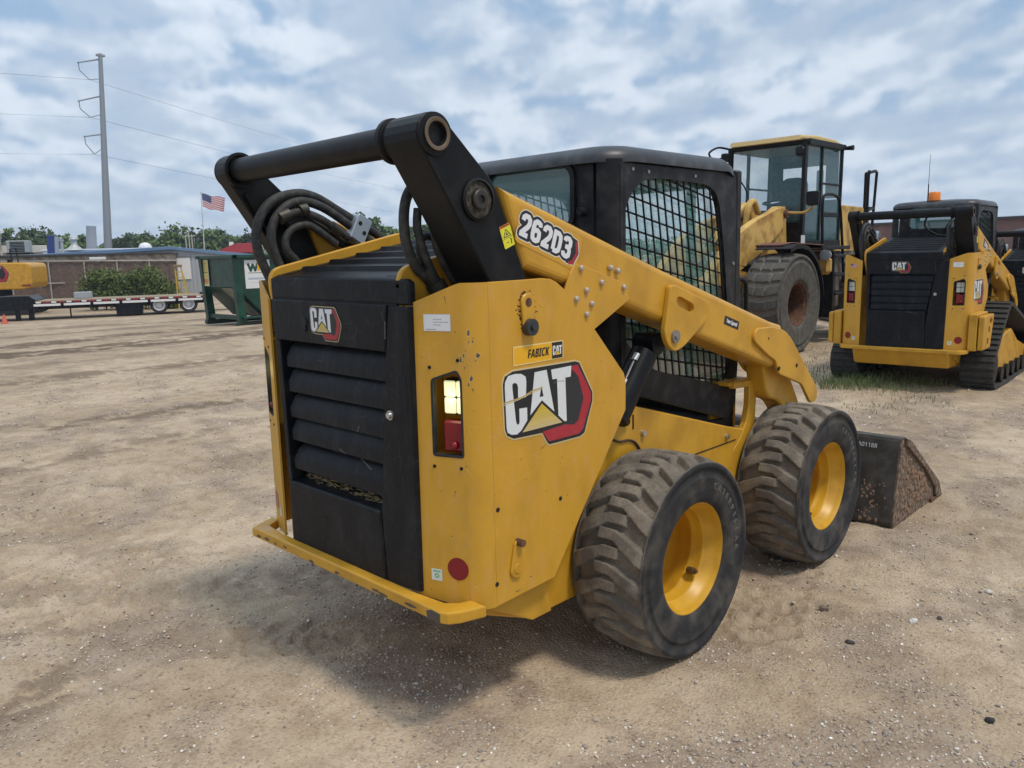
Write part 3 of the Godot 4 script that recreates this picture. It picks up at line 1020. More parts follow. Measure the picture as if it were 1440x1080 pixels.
func make_loader(called: String, label: String, T: Transform3D, o: Dictionary) -> Node3D:
	var main: bool = o.get("main", false)
	var tracks: bool = o.get("tracks", false)
	var low: float = o.get("low", 0.0)
	var root := thing(called, label, o.cat)
	root.transform = T
	var I := Transform3D.IDENTITY
	var g: G
	# side panels with their bent rear corners and light openings
	var pp := mk("panel_paint" + str(main), Color.WHITE, 0.5) as StandardMaterial3D
	if pp.albedo_texture == null: pp.albedo_texture = panel_print(main)
	var dirv := Vector2(0.342, 0.94)
	for s in [1, -1]:
		var M := Transform3D(Basis(Vector3.RIGHT, Vector3.UP, Vector3.BACK * s), Vector3.ZERO)
		g = G.new(func(p: Vector3):
			var zz := absf(p.z)
			var u := p.x if zz > 0.6545 else minf(p.x, -0.93 - (0.655 - zz) * 1.06)
			return Vector2((u + 1.2) / 1.1, (1.55 - p.y) / 1.15))
		g.prism(V2(SIDE), M, 0.645, 0.655, 0.002)
		var cols := []
		var cen := Vector2(-0.8885, 0.655 - 0.075)
		for k in 13:
			var a := PI / 2 + deg_to_rad(70.0) * k / 12
			cols.append([cen.x + 0.075 * cos(a), (cen.y + 0.075 * sin(a)) * s, 1.492, 0.448 + 0.004 * k / 12])
		g.sheet(cols, 0.008 * s)
		var RT := Transform3D(Basis(Vector3(dirv.x, 0, dirv.y * s), Vector3.UP, Vector3(-dirv.y, 0, dirv.x * s) * 1.0), Vector3(-1.024, 0, 0.426 * s))
		var hole := round_poly(V2([0.076, 0.948, 0.188, 0.948, 0.188, 1.20, 0.172, 1.228, 0.078, 1.196]), 0.012, 3)
		g.prism(V2([0.0, 0.47, 0.191, 0.452, 0.191, 1.492, 0.17, 1.486, 0.0, 1.424]), RT, -0.008, 0.0, 0.0, 1, [hole])
		put(g, "side_panel", pp, root)
		g = G.new() # rubber edge and lamp pocket
		var inner := Geometry2D.offset_polygon(G.ccw(hole), -0.007)[0]
		g.prism(hole, RT, -0.02, 0.001, 0.0, 1, [inner])
		put(g, "lamp_opening_trim", rubber, root)
		g = G.new()
		for q in [[Vector3(0.132, 1.09, -0.16), Vector3(0.19, 0.33, 0.006)], [Vector3(0.035, 1.09, -0.085), Vector3(0.006, 0.33, 0.15)], [Vector3(0.205, 1.09, -0.085), Vector3(0.006, 0.33, 0.15)], [Vector3(0.12, 0.935, -0.085), Vector3(0.18, 0.006, 0.15)], [Vector3(0.12, 1.25, -0.085), Vector3(0.18, 0.006, 0.15)]]:
			g.box(RT * q[0], q[1], 0.0, RT.basis.orthonormalized())
		put(g, "lamp_pocket", yel, root)
		var lamp := Node3D.new()
		lamp.name = "tail_lamp"
		root.add_child(lamp, true)
		var ob := RT.basis.orthonormalized()
		g = G.new()
		g.box(RT * Vector3(0.15, 1.135, -0.06), Vector3(0.09, 0.115, 0.05), 0.006, ob)
		g.box(RT * Vector3(0.15, 1.03, -0.06), Vector3(0.088, 0.055, 0.03), 0.004, ob)
		put(g, "lamp_housing", blk, lamp)
		g = G.new()
		var lm := StandardMaterial3D.new()
		lm.albedo_color = Color(0.8, 0.8, 0.75)
		lm.roughness = 0.2
		if main:
			lm.emission_enabled = true
			lm.emission = Color(1.0, 0.98, 0.72)
			lm.emission_energy_multiplier = 0.4
			var li := OmniLight3D.new()
			li.light_energy = 0.006
			li.light_color = Color(1.0, 0.95, 0.7)
			li.light_size = 0.05
			li.omni_range = 3.0
			li.omni_attenuation = 2.0
			li.shadow_enabled = true
			li.name = "work_light"
			lamp.add_child(li)
			li.position = RT * Vector3(0.14, 1.135, -0.018)
		for q in [[0.128, 1.162], [0.172, 1.162], [0.128, 1.108], [0.172, 1.108]]:
			g = G.new()
			g.box(RT * Vector3(q[0], q[1], -0.032), Vector3(0.041, 0.051, 0.01), 0.004, ob)
			put(g, "lamp_lens", lm, lamp)
		g = G.new()
		g.box(RT * Vector3(0.15, 1.012, -0.03), Vector3(0.085, 0.1, 0.03), 0.006, ob)
		g.ball(RT * Vector3(0.15, 0.985, -0.012), Vector3(0.014, 0.014, 0.014), 8, 5)
		put(g, "red_lens", red_m, lamp)
		for q in [[0.076, 1.232], [0.176, 1.257], [0.08, 0.915], [0.176, 0.915]]: studs([[RT * Vector3(q[0], q[1], -0.001), RT * Vector3(q[0], q[1], 0.003), 0.0065, 0.005, 8]], "screw", blk, root)
		g = G.new()
		g.prism(circ(Vector2(0.151, 0.58), 0.038, 24), RT, 0.0, 0.0012)
		put(g, "reflector", red_m, root)
		var gp := Pic.new(48, 48, lin(0.62, 0.66, 0.6))
		gp.fill([circ(Vector2(24, 28), 10, 16)], lin(0.12, 0.35, 0.14))
		gp.fill([circ(Vector2(24, 28), 5, 10)], lin(0.62, 0.66, 0.6))
		gp.rect(8, 7, 32, 6, lin(0.15, 0.38, 0.2))
		if not mats.has("gtex"): mats["gtex"] = gp.tex()
		sticker("green_mark", V2([0.052, 0.53, 0.092, 0.53, 0.092, 0.57, 0.052, 0.57]), RT, 0.001, mats["gtex"], Rect2(0.052, 0.53, 0.04, 0.04), root)
		if s == 1:
			if not mats.has("labtex"): mats["labtex"] = label_print(3)
			sticker("serial_label", V2([0.062, 1.346, 0.157, 1.346, 0.157, 1.398, 0.062, 1.398]), RT, 0.001, mats["labtex"], Rect2(0.062, 1.346, 0.095, 0.052), root)
		elif tracks:
			var fp := flag_print(64, 34)
			sticker("flag_sticker", V2([0.07, 1.35, 0.15, 1.35, 0.15, 1.39, 0.07, 1.39]), Transform3D(RT.basis * Basis(Vector3(-1, 0, 0), Vector3.UP, Vector3.BACK), RT * Vector3(0.22, 0, 0.001)), 0.0, fp, Rect2(0.07, 1.35, 0.08, 0.04), root)
		# inner yellow walls beside the hood
		g = G.new()
		g.prism(round_poly(V2([-1.03, 1.43, -1.03, 1.538, -0.36, 1.684, -0.30, 1.2, -0.9, 1.2]), 0.05, 5), M, 0.385, 0.408, 0.004)
		put(g, "hood_wall", yel, root)
	# decals on the right panel
	if main:
		cat_logo("maker_decal", I, 0.6555, Rect2(-0.836, 0.936, 0.447, 0.272), root, logo)
		var fb := Pic.new(256, 64, lin(0.80, 0.42, 0.012))
		fb.line([Vector2(2, 2), Vector2(254, 2), Vector2(254, 62), Vector2(2, 62), Vector2(2, 2)], 3.5, lin(0.8, 0.66, 0.36))
		fb.rect(195, 4, 57, 56, lin(0.014, 0.014, 0.016))
		var sub := func(flat): # the letters reduced into the black square
			var q := PackedVector2Array()
			for i in range(0, flat.size(), 2): q.append(Vector2(198 + flat[i] * 68, 48 - (flat[i + 1] - 0.25) * 46))
			return q
		for l in [LC, LT]: fb.fill([sub.call(l)], lin(0.75, 0.75, 0.75))
		fb.fill([sub.call(LA), sub.call(LAH)], lin(0.75, 0.75, 0.75))
		fb.fill([sub.call(LTRI)], lin(0.75, 0.5, 0.03))
		sticker("dealer_sticker", V2([-0.786, 1.222, -0.543, 1.224, -0.543, 1.284, -0.786, 1.285]), I, 0.6565, fb.tex(), Rect2(-0.786, 1.222, 0.243, 0.062), root)
		words("FABICK", 0.027, Transform3D(Basis(Vector3(0.78, 0, 0), Vector3(0.2, 1, 0), Vector3.BACK), Vector3(-0.668, 1.254, 0.6572)), mk("black_print", lin(0.015, 0.015, 0.016), 0.5), root, "dealer_lettering")
	else:
		cat_logo("maker_decal", I, 0.6555, Rect2(-0.836, 0.936, 0.447, 0.272), root, logo_small)
	# latches and holes on the right panel
	for s in [1, -1] if not main else [1]:
		var Z: float = 0.655 * s
		for q in [[-0.872, 0.771], [-0.568, 0.734], [-0.885, 0.524]]: studs([[Vector3(q[0], q[1], Z - 0.002 * s), Vector3(q[0], q[1], Z + 0.0012 * s), 0.008, 0.008, 10]], "panel_hole", dark, root)
		g = G.new()
		var ob2 := Transform3D(Basis(Vector3.RIGHT, Vector3.UP, Vector3.BACK * s), Vector3.ZERO)
		var cap_outline := func(c0: Vector2, r0: float, c1: Vector2, r1: float):
			var q := PackedVector2Array()
			for k in 13: q.append(c0 + Vector2(cos(PI * k / 12), sin(PI * k / 12)) * r0)
			for k in 13: q.append(c1 - Vector2(cos(PI * k / 12), sin(PI * k / 12)) * r1)
			return q
		g.prism(cap_outline.call(Vector2(-0.718, 1.42), 0.031, Vector2(-0.716, 1.345), 0.026), ob2, 0.654, 0.665, 0.003)
		put(g, "latch_plate", yel, root)
		g = G.new()
		g.prism(cap_outline.call(Vector2(-0.79, 0.632), 0.018, Vector2(-0.797, 0.55), 0.03), ob2, 0.654, 0.665, 0.003)
		g.cyl(Vector3(-0.797, 0.553, Z), Vector3(-0.797, 0.553, Z + 0.013 * s), 0.02, 0.016, 16)
		put(g, "latch_plate", yel, root)
		g = G.new()
		g.cyl(Vector3(-0.716, 1.342, Z), Vector3(-0.716, 1.342, Z + 0.026 * s), 0.028, 0.027, 20)
		g.cyl(Vector3(-0.716, 1.342, Z), Vector3(-0.716, 1.342, Z + 0.034 * s), 0.011, 0.011, 6)
		put(g, "latch_bolt", mk("dark_bolt", lin(0.06, 0.065, 0.07), 0.4, 0.5), root)
		studs([[Vector3(-0.718, 1.421, Z), Vector3(-0.718, 1.421, Z + 0.0105 * s), 0.015, 0.015, 14], [Vector3(-0.788, 0.641, Z), Vector3(-0.788, 0.641, Z + 0.03 * s), 0.013, 0.013, 8]], "latch_pin", rust, root)
		# arm bolts
		for q in [[-0.445, 1.520], [-0.278, 1.516], [-0.236, 1.504], [-0.332, 1.467], [-0.202, 1.444], [-0.417, 1.444], [-0.472, 1.417], [-0.389, 1.396], [-0.417, 1.361]]:
			g = G.new()
			g.cyl(Vector3(q[0], q[1], 0.65 * s), Vector3(q[0], q[1], 0.662 * s), 0.011, 0.0105, 12)
			g.ball(Vector3(q[0], q[1], 0.662 * s), Vector3(0.0105, 0.0105, 0.005), 10, 4)
			put(g, "bolt", mk("zinc_bolt", lin(0.5, 0.44, 0.36), 0.4, 0.5), root)
	# rear door
	var dp := mk("door_paint", Color.WHITE, 0.48) as StandardMaterial3D
	dp.metallic_specular = 0.32
	if dp.albedo_texture == null: dp.albedo_texture = door_print()
	var duv := func(p: Vector3): return Vector2((p.z + 0.42) / 0.9, (1.54 - p.y) / 1.125)
	var door := Node3D.new()
	door.name = "rear_door"
	root.add_child(door, true)
	var D := Transform3D(TR, Vector3(-1.035, 0, 0))
	g = G.new(duv)
	g.prism(V2([-0.372, 1.275, 0.325, 1.272, 0.342, 1.424, -0.38, 1.427]), D, -0.03, 0.003, 0.004) # upper plate
	put(g, "upper_plate", dp, door)
	g = G.new(duv)
	g.prism(V2([0.345, 1.421, 0.452, 1.421, 0.444, 0.485, 0.268, 0.468, 0.253, 0.73, 0.322, 1.27]), D, -0.03, 0.0, 0.006)
	put(g, "door_stile", dp, door)
	g = G.new(duv)
	g.prism(V2([-0.372, 1.272, -0.338, 1.272, -0.325, 0.72, -0.350, 0.72]), D, -0.05, 0.0, 0.003)
	put(g, "door_stile", dp, door)
	g = G.new(duv)
	var lp := 0.722 if not tracks else 0.88
	g.prism(V2([-0.350, lp, 0.250, lp, 0.264, 0.468, -0.352, 0.468]), D, -0.04, 0.002, 0.012, 3)
	put(g, "lower_plate", dp, door)
	g = G.new()
	g.prism(V2([-0.372, 0.70, 0.345, 0.70, 0.345, 1.28, -0.372, 1.28]), D, -0.11, -0.10)
	g.box(D * Vector3(0, 0.715, -0.07), Vector3(0.08, 0.012, 0.70))
	for z in [-0.352, 0.325]: g.box(D * Vector3(z, 1.0, -0.065), Vector3(0.09, 0.6, 0.006))
	put(g, "radiator_guard", dark, door)
	for i in 5:
		var yb: float = [1.172, 1.076, 0.977, 0.886, 0.772][i] if not tracks else 1.195 - 0.076 * i
		var zr: float = [0.306, 0.294, 0.283, 0.272, 0.258][i]
		var zl := -0.328
		g = G.new(duv)
		var A := [Vector3(zl + 0.012, yb, -0.012), Vector3(zr, yb, -0.012), Vector3(zr, yb + 0.036, -0.013), Vector3(zl + 0.008, yb + 0.036, -0.013), Vector3(zr, yb + 0.076, -0.026), Vector3(zl + 0.022, yb + 0.076, -0.026), Vector3(zr, yb + 0.102, -0.05), Vector3(zl + 0.036, yb + 0.102, -0.05)]
		var q := []
		for a in A: q.append(D * a)
		g.st.set_smooth_group(5)
		g.quad(q[0], q[1], q[2], q[3]); g.quad(q[3], q[2], q[4], q[5]); g.quad(q[5], q[4], q[6], q[7])
		g.st.set_smooth_group(-1)
		var off := Vector3(0.006, -0.008, 0)
		g.quad(q[1], q[0], q[0] + Vector3(0.006, 0, 0), q[1] + Vector3(0.006, 0, 0))
		g.quad(q[1] + Vector3(0.006, 0, 0), q[0] + Vector3(0.006, 0, 0), q[7] + off, q[6] + off)
		g.tri(q[0], q[3], q[5]); g.tri(q[0], q[5], q[7]); g.tri(q[1], q[4], q[2]); g.tri(q[1], q[6], q[4])
		put(g, "louvre", dp, door)
	g = G.new()
	rng.seed = 21
	for i in 240:
		var c := D * Vector3(rng.randf_range(-0.29, 0.24), 0.727 + rng.randf() * rng.randf() * 0.035, -0.055 + rng.randf_range(-0.02, 0.02))
		var d2 := Vector3(rng.randf_range(-0.4, 0.4), rng.randf_range(-0.3, 0.3), rng.randf_range(-1, 1)).normalized() * rng.randf_range(0.006, 0.02)
		g.tri(c - d2, c + d2, c + Vector3(0, 0.003, 0.001))
	if main: put(g, "chaff", mk("straw", lin(0.32, 0.25, 0.13), 0.9), door).set_meta("kind", "stuff")
	g = G.new()
	g.cyl(D * Vector3(0.337, 1.066, 0.0), D * Vector3(0.337, 1.066, 0.006), 0.016, 0.016, 20)
	g.cyl(D * Vector3(0.337, 1.066, 0.006), D * Vector3(0.337, 1.066, 0.014), 0.012, 0.010, 20)
	put(g, "door_lock", steel, door)
	g = G.new()
	g.prism(rrect(0.385, 1.08, 0.425, 1.20, 0.008), D, -0.005, 0.001)
	put(g, "handle_slot", dark, door)
	studs([[D * Vector3(-0.15, 1.35, 0.002), D * Vector3(-0.15, 1.35, 0.008), 0.019, 0.017, 16], [D * Vector3(-0.148, 1.325, 0.002), D * Vector3(-0.148, 1.325, 0.009), 0.011, 0.010, 12], [D * Vector3(-0.1, 0.62, 0.0), D * Vector3(-0.1, 0.62, 0.004), 0.006, 0.006, 8]], "door_plug", rubber, door)
	cat_logo("maker_badge", D, 0.0035, Rect2(-0.107, 1.290, 0.19, 0.118), door, logo_small)
	# hood: rear face, stepped top with ribs, side rail
	g = G.new(duv)
	g.prism(V2([-0.383, 1.43, 0.452, 1.424, 0.452, 1.495, 0.43, 1.506, -0.36, 1.508, -0.383, 1.495]), Transform3D(TR, Vector3(-1.03, 0, 0)), -0.03, 0.0, 0.006)
	put(g, "hood_rear", dp, root)
	g = G.new()
	var prof := [Vector2(-1.028, 1.40), Vector2(-1.028, 1.502), Vector2(-1.01, 1.512)]
	for i in 6:
		var x0 := -0.93 + 0.125 * i
		var y0 := 1.512 + (x0 + 1.01) * 0.19
		prof.append_array([Vector2(x0, y0), Vector2(x0 + 0.012, y0 + 0.018), Vector2(x0 + 0.03, y0 + 0.02), Vector2(x0 + 0.042, y0 + 0.004)])
	prof.append_array([Vector2(-0.15, 1.665), Vector2(-0.15, 1.4)])
	g.prism(PackedVector2Array(prof), I, -0.335, 0.31)
	g.prism(V2([-1.028, 1.40, -1.028, 1.503, -1.0, 1.518, -0.15, 1.68, -0.15, 1.40]), I, 0.31, 0.385)
	g.prism(V2([-1.028, 1.40, -1.028, 1.503, -1.0, 1.516, -0.15, 1.678, -0.15, 1.40]), I, -0.384, -0.335)
	put(g, "hood", blk, root)
	# bumper
	var rb := V2([-0.95, 0.668, -1.035, 0.64, -1.066, 0.618, -1.076, 0.595, -1.076, -0.603, -0.95, -0.665, -0.95, -0.61, -1.015, -0.57, -1.03, -0.44, -1.03, 0.43, -1.02, 0.55, -0.99, 0.585, -0.95, 0.60])
	var bt := Transform3D(Basis(Vector3.RIGHT, Vector3.BACK, Vector3.DOWN), Vector3.ZERO)
	g = G.new()
	g.prism(rb, bt, -0.478, -0.438, 0.006, 2)
	put(g, "bumper", yel, root)
	if main:
		g = G.new() # bare, chipped edge of the bumper
		rng.seed = 8
		for i in 9:
			var z: float = [-0.57, -0.52, -0.43, -0.36, -0.17, 0.0, 0.22, 0.26, 0.41][i]
			var l := rng.randf_range(0.008, 0.035)
			var y0 := 0.4395 + 0.012 * rng.randf()
			var q := PackedVector2Array()
			for k in 8: q.append(Vector2(z + l * 2.2 * (0.5 + 0.5 * cos(TAU * k / 8) * rng.randf_range(0.5, 1.3)), y0 + 0.004 + 0.0055 * sin(TAU * k / 8) * rng.randf_range(0.3, 1.6)))
			g = G.new()
			g.prism(q, Transform3D(TR, Vector3(-1.076, 0, 0)), 0.0, 0.0008)
			put(g, "bare_metal", mk("bare_metal", lin(0.10, 0.085, 0.07), 0.6, 0.3), root)
		g = G.new()
		g.prism(V2([0.53, 0.437, 0.59, 0.437, 0.592, 0.470, 0.55, 0.473, 0.525, 0.462]), Transform3D(TR, Vector3(-1.076, 0, 0)), 0.0, 0.0009)
		put(g, "bare_metal", mk("bare_metal", lin(0.10, 0.085, 0.07), 0.6, 0.3), root)
	# lower hull
	g = G.new()
	g.prism(V2([-0.86, 0.47, -0.86, 0.37, -0.60, 0.26, 1.25, 0.25, 1.42, 0.40, 1.30, 0.62, 0.879, 0.709, 0.185, 0.909, -0.016, 0.967, -0.60, 1.10, -0.86, 1.10]), I, -0.53, 0.53, 0.006)
	put(g, "hull", yel, root)
	if main:
		g = G.new()
		g.prism(V2([-0.93, 0.447, -0.60, 0.455, -0.56, 0.30, -0.66, 0.30]), I, 0.53, 0.60, 0.004)
		put(g, "belly_skirt", yel, root)
		for q in [[0.099, 0.827], [0.793, 0.683]]: studs([[Vector3(q[0], q[1], 0.53), Vector3(q[0], q[1], 0.545), 0.013, 0.012, 10]], "hull_bolt", steel, root)
		g = G.new()
		g.box(Vector3(0.033, 0.885, 0.531), Vector3(0.008, 0.06, 0.003))
		put(g, "hull_slot", dark, root)
		g = G.new()
		g.tube([Vector3(0.494, 0.652, 0.531), Vector3(0.883, 0.651, 0.531)], 0.003, 5)
		put(g, "hull_seam", dark, root)
		g = G.new()
		g.tube(curve(path([-0.13, 0.85, -0.068, 0.822, 0.004, 0.815, 0.053, 0.79, 0.09, 0.74], 0.534)), 0.005, 6)
		put(g, "brake_line", mk("brown_line", lin(0.06, 0.03, 0.02), 0.6), root)
		g = G.new()
		g.cyl(Vector3(-0.03, 0.90, 0.53), Vector3(-0.03, 0.90, 0.55), 0.02, 0.018, 12)
		put(g, "hull_plug", blk, root)
	# front uprights beside the cab
	for s in [1, -1]:
		var M := Transform3D(Basis(Vector3.RIGHT, Vector3.UP, Vector3.BACK * s), Vector3.ZERO)
		g = G.new()
		g.prism(V2([0.86, 0.60, 0.93, 0.655, 0.985, 0.72, 1.01, 0.80, 1.01, 0.895, 0.86, 0.905, 0.86, 0.935, 1.06, 0.925, 1.085, 0.82, 1.075, 0.70, 1.06, 0.40, 0.86, 0.40]), M, 0.50, 0.532, 0.004)
		g.box(Vector3(0.98, 0.65, 0.40 * s), Vector3(0.24, 0.62, 0.02), 0.002)
		g.box(Vector3(0.94, 0.926, 0.45 * s), Vector3(0.2, 0.02, 0.13), 0.003)
		put(g, "front_upright", yel, root)
		g = G.new() # lift arm
		g.prism(V2([-0.812, 1.779, 0.089, 1.493, 0.995, 1.224, 1.10, 1.20, 1.16, 1.12, 1.10, 1.02, 1.008, 1.0, 0.331, 1.213, -0.154, 1.367, -0.716, 1.529]), M, 0.49, 0.648, 0.026, 4)
		put(g, "lift_arm", yel, root)
		g = G.new()
		g.prism(round_poly(V2([0.800, 1.19, 0.825, 1.207, 0.979, 1.202, 1.100, 1.174, 1.181, 1.124, 1.50, 0.835, 1.505, 0.775, 1.43, 0.758, 1.313, 0.880, 1.054, 0.964, 1.037, 0.994, 1.012, 1.035, 0.937, 1.068, 0.814, 1.138, 0.79, 1.16]), 0.03, 4), M, 0.646, 0.664, 0.005, 2)
		g.prism(round_poly(V2([0.800, 1.19, 1.100, 1.174, 1.181, 1.124, 1.50, 0.835, 1.505, 0.775, 1.43, 0.758, 1.313, 0.880, 1.054, 0.964]), 0.03, 3), M, 0.47, 0.49, 0.004)
		put(g, "arm_cheek", yel, root)
		g = G.new()
		g.prism(round_poly(V2([1.0, 1.05, 1.12, 1.10, 1.30, 0.93, 1.40, 0.80, 1.66, 0.42, 1.64, 0.30, 1.54, 0.26, 1.44, 0.32, 1.30, 0.70, 1.20, 0.80, 1.06, 0.84]), 0.05, 4), M, 0.50, 0.60, 0.012, 2)
		put(g, "arm_nose", yel, root)
		g = G.new()
		g.prism(round_poly(V2([0.086, 1.437, 0.118, 1.439, 0.386, 1.353, 0.383, 1.294, 0.182, 1.185, 0.12, 1.172, 0.075, 1.2, 0.045, 1.25]), 0.03, 4), M, 0.648, 0.672, 0.005, 2, [round_poly(V2([0.134, 1.392, 0.160, 1.390, 0.250, 1.356, 0.261, 1.338, 0.246, 1.319, 0.219, 1.327, 0.140, 1.355, 0.124, 1.375]), 0.01, 2)])
		put(g, "cylinder_bracket", yel, root)
		g = G.new()
		g.cyl(Vector3(0.115, 1.235, 0.67 * s), Vector3(0.115, 1.235, 0.682 * s), 0.026, 0.026, 18)
		g.cyl(Vector3(0.115, 1.235, 0.67 * s), Vector3(0.115, 1.235, 0.688 * s), 0.012, 0.012, 8)
		put(g, "bracket_pin", mk("worn_bolt", lin(0.3, 0.29, 0.28), 0.4, 0.7), root)
		for q in [[1.047, 0.993, 0.011], [1.24, 0.985, 0.011], [0.93, 1.15, 0.005]]: studs([[Vector3(q[0], q[1], 0.66 * s), Vector3(q[0], q[1], 0.6655 * s), q[2], q[2], 10]], "cheek_hole", dark, root)
		# black rear link with tube hub
		g = G.new()
		var link := PackedVector2Array()
		for k in 9:
			var a := deg_to_rad(215.0 - 165.0 * k / 8)
			link.append(Vector2(-1.066 + 0.062 * cos(a), 1.909 + 0.062 * sin(a)))
		link.append_array(V2([-0.857, 1.808, -0.825, 1.768, -0.703, 1.50, -0.60, 1.26, -0.72, 1.22, -0.871, 1.50, -0.962, 1.640]))
		g.prism(link, M, 0.49, 0.643 if s == 1 else 0.568, 0.005)
		g.prism(V2([-1.06, 1.82, -1.045, 1.83, -0.80, 1.44, -0.815, 1.43]), M, 0.475, 0.49)
		put(g, "rear_link", blk, root)
		g = G.new()
		var HT := Transform3D(Basis(Vector3.RIGHT, Vector3.UP, Vector3.BACK * (1.0 if s == 1 else -0.5)), Vector3(-1.066, 1.909, -0.018 if s == 1 else -0.24))
		g.lathe([Vector2(0.056, 0.47), Vector2(0.066, 0.472), Vector2(0.066, 0.488), Vector2(0.056, 0.492), Vector2(0.056, 0.66), Vector2(0.060, 0.664), Vector2(0.060, 0.668), Vector2(0.047, 0.670), Vector2(0.045, 0.676), Vector2(0.034, 0.676), Vector2(0.033, 0.655)], HT, 36)
		put(g, "tube_hub", blk, root)
		g = G.new()
		g.lathe([Vector2(0.033, 0.672), Vector2(0.033, 0.36), Vector2(0.0, 0.36)], HT, 30)
		put(g, "hub_bore", dark, root)
		g = G.new()
		g.lathe([Vector2(0.046, 0.6765), Vector2(0.045, 0.678), Vector2(0.036, 0.678), Vector2(0.034, 0.6765)], HT, 36)
		put(g, "hub_ring", mk("worn_rim", lin(0.16, 0.115, 0.075), 0.5, 0.4), root)
		g = G.new()
		var PT := Transform3D(Basis(Vector3.RIGHT, Vector3.UP, Vector3.BACK * s), Vector3(-0.907, 1.735, -0.018 if s == 1 else 0.093))
		g.lathe([Vector2(0.064, 0.66), Vector2(0.064, 0.668), Vector2(0.056, 0.672), Vector2(0.054, 0.664), Vector2(0.034, 0.664)], PT, 32)
		put(g, "pivot_boss", blk, root)
		g = G.new()
		g.lathe([Vector2(0.054, 0.6645), Vector2(0.030, 0.6655)], PT, 24)
		put(g, "pivot_grease", mk("dusty_grease", lin(0.10, 0.085, 0.06), 0.8, 0, noise_tex(0.04, lin(0.25, 0.25, 0.25), lin(1, 1, 1), 91, 128), 9.0), root)
		g = G.new()
		g.lathe([Vector2(0.030, 0.664), Vector2(0.030, 0.676), Vector2(0.026, 0.68), Vector2(0.014, 0.68), Vector2(0.012, 0.672), Vector2(0.0, 0.672)], PT, 20)
		put(g, "pivot_pin", mk("pin_steel", lin(0.05, 0.045, 0.04), 0.5, 0.5), root)
		if s == 1:
			var wp := Pic.new(64, 128, lin(0.72, 0.68, 0.03))
			wp.rect(0, 0, 64, 16, lin(0.55, 0.16, 0.02))
			wp.rect(8, 5, 48, 5, lin(0.05, 0.02, 0.02))
			wp.line([Vector2(32, 28), Vector2(54, 68), Vector2(10, 68), Vector2(32, 28)], 4, lin(0.03, 0.03, 0.03))
			wp.fill([circ(Vector2(32, 52), 6, 10)], lin(0.05, 0.05, 0.04))
			wp.line([Vector2(24, 62), Vector2(42, 58)], 3, lin(0.05, 0.05, 0.04))
			wp.line([Vector2(46, 84), Vector2(50, 92), Vector2(46, 112)], 6, lin(0.04, 0.04, 0.04))
			wp.rect(20, 98, 14, 4, lin(0.04, 0.04, 0.04))
			wp.rect(0, 75, 64, 2, lin(0.05, 0.05, 0.03))
			if not mats.has("warntex"): mats["warntex"] = wp.tex()
			var WT := Transform3D(Basis(Vector3.BACK, deg_to_rad(20.0)), Vector3(-0.787, 1.63, 0))
			sticker("warning_label", rrect(-0.024, -0.036, 0.024, 0.036, 0.004), WT, 0.6445, mats["warntex"], Rect2(-0.024, -0.036, 0.048, 0.072), root)
			if main:
				var NT := Transform3D(Basis(Vector3.BACK, deg_to_rad(-19.3)), Vector3(-0.594, 1.619, 0))
				var tex := digits_print()
				sticker("model_number", PackedVector2Array(rrect(-0.158, -0.06, 0.158, 0.06, 0.02)), NT, 0.6492, tex, Rect2(-0.158, -0.06, 0.316, 0.12), root)
				var ST := Transform3D(Basis(Vector3.BACK, deg_to_rad(-16.5)), Vector3(0.607, 1.249, 0))
				g = G.new()
				g.prism(rrect(-0.066, -0.019, 0.066, 0.019, 0.003), ST, 0.648, 0.6488)
				put(g, "speed_plate", mk("black_print", lin(0.015, 0.015, 0.016), 0.5), root)
				words("Two Speed", 0.0165, ST * Transform3D(Basis(Vector3(0.82, 0, 0), Vector3(0.12, 1, 0), Vector3.BACK), Vector3(0, 0, 0.6493)), white_m, root, "speed_lettering")
			else:
				var NT2 := Transform3D(Basis(Vector3.BACK, deg_to_rad(-19.3)), Vector3(-0.40, 1.56, 0))
				g = G.new()
				g.prism(rrect(-0.12, -0.045, 0.12, 0.045, 0.01), NT2, 0.648, 0.6488)
				put(g, "model_plate", mk("black_print", lin(0.015, 0.015, 0.016), 0.5), root)
				words("259D3", 0.05, NT2 * Transform3D(Basis(Vector3(0.85, 0, 0), Vector3(0.1, 1, 0), Vector3.BACK), Vector3(0, 0, 0.6493)), white_m, root, "model_lettering")
		# lift cylinder
		g = G.new()
		var c0 := Vector3(0.09, 1.205, 0.565 * s)
		var cd := Vector3(-0.30, -0.36, 0).normalized()
		g.cyl(c0, c0 + cd * 0.10, 0.028, 0.028, 14)
		g.cyl(c0 + cd * 0.05, c0 + cd * 0.36, 0.055, 0.055, 20)
		g.cyl(c0 - Vector3(0, 0, 0.05), c0 + Vector3(0, 0, 0.05), 0.045, 0.045, 16)
		put(g, "lift_cylinder", blk_gloss, root)
		g = G.new()
		var e0 := Vector3(0.0, 1.17, 0.575 * s)
		g.cyl(e0, e0 + cd * 0.3, 0.008, 0.008, 8)
		g.cyl(e0, e0 + cd * 0.03, 0.015, 0.015, 8)
		g.cyl(e0 + cd * 0.12, e0 + cd * 0.15, 0.012, 0.012, 8)
		put(g, "cylinder_pipe", steel, root)
	g = G.new()
	g.cyl(Vector3(-1.066, 1.909, -0.5), Vector3(-1.066, 1.909, 0.5), 0.0455, 0.0455, 32, false)
	put(g, "cross_tube", blk, root)
	loader_hoses(root)
	loader_cab(root, low, main)
	if not tracks:
		for s in [1, -1]:
			for x in [0.0, 1.249]: add_wheel(root, Vector3(x, 0.390, s * 0.704), s < 0, (-0.75 if x < 0.5 else -1.95) * s)
		make_bucket(root)
	else:
		make_tracks(root)
	return root

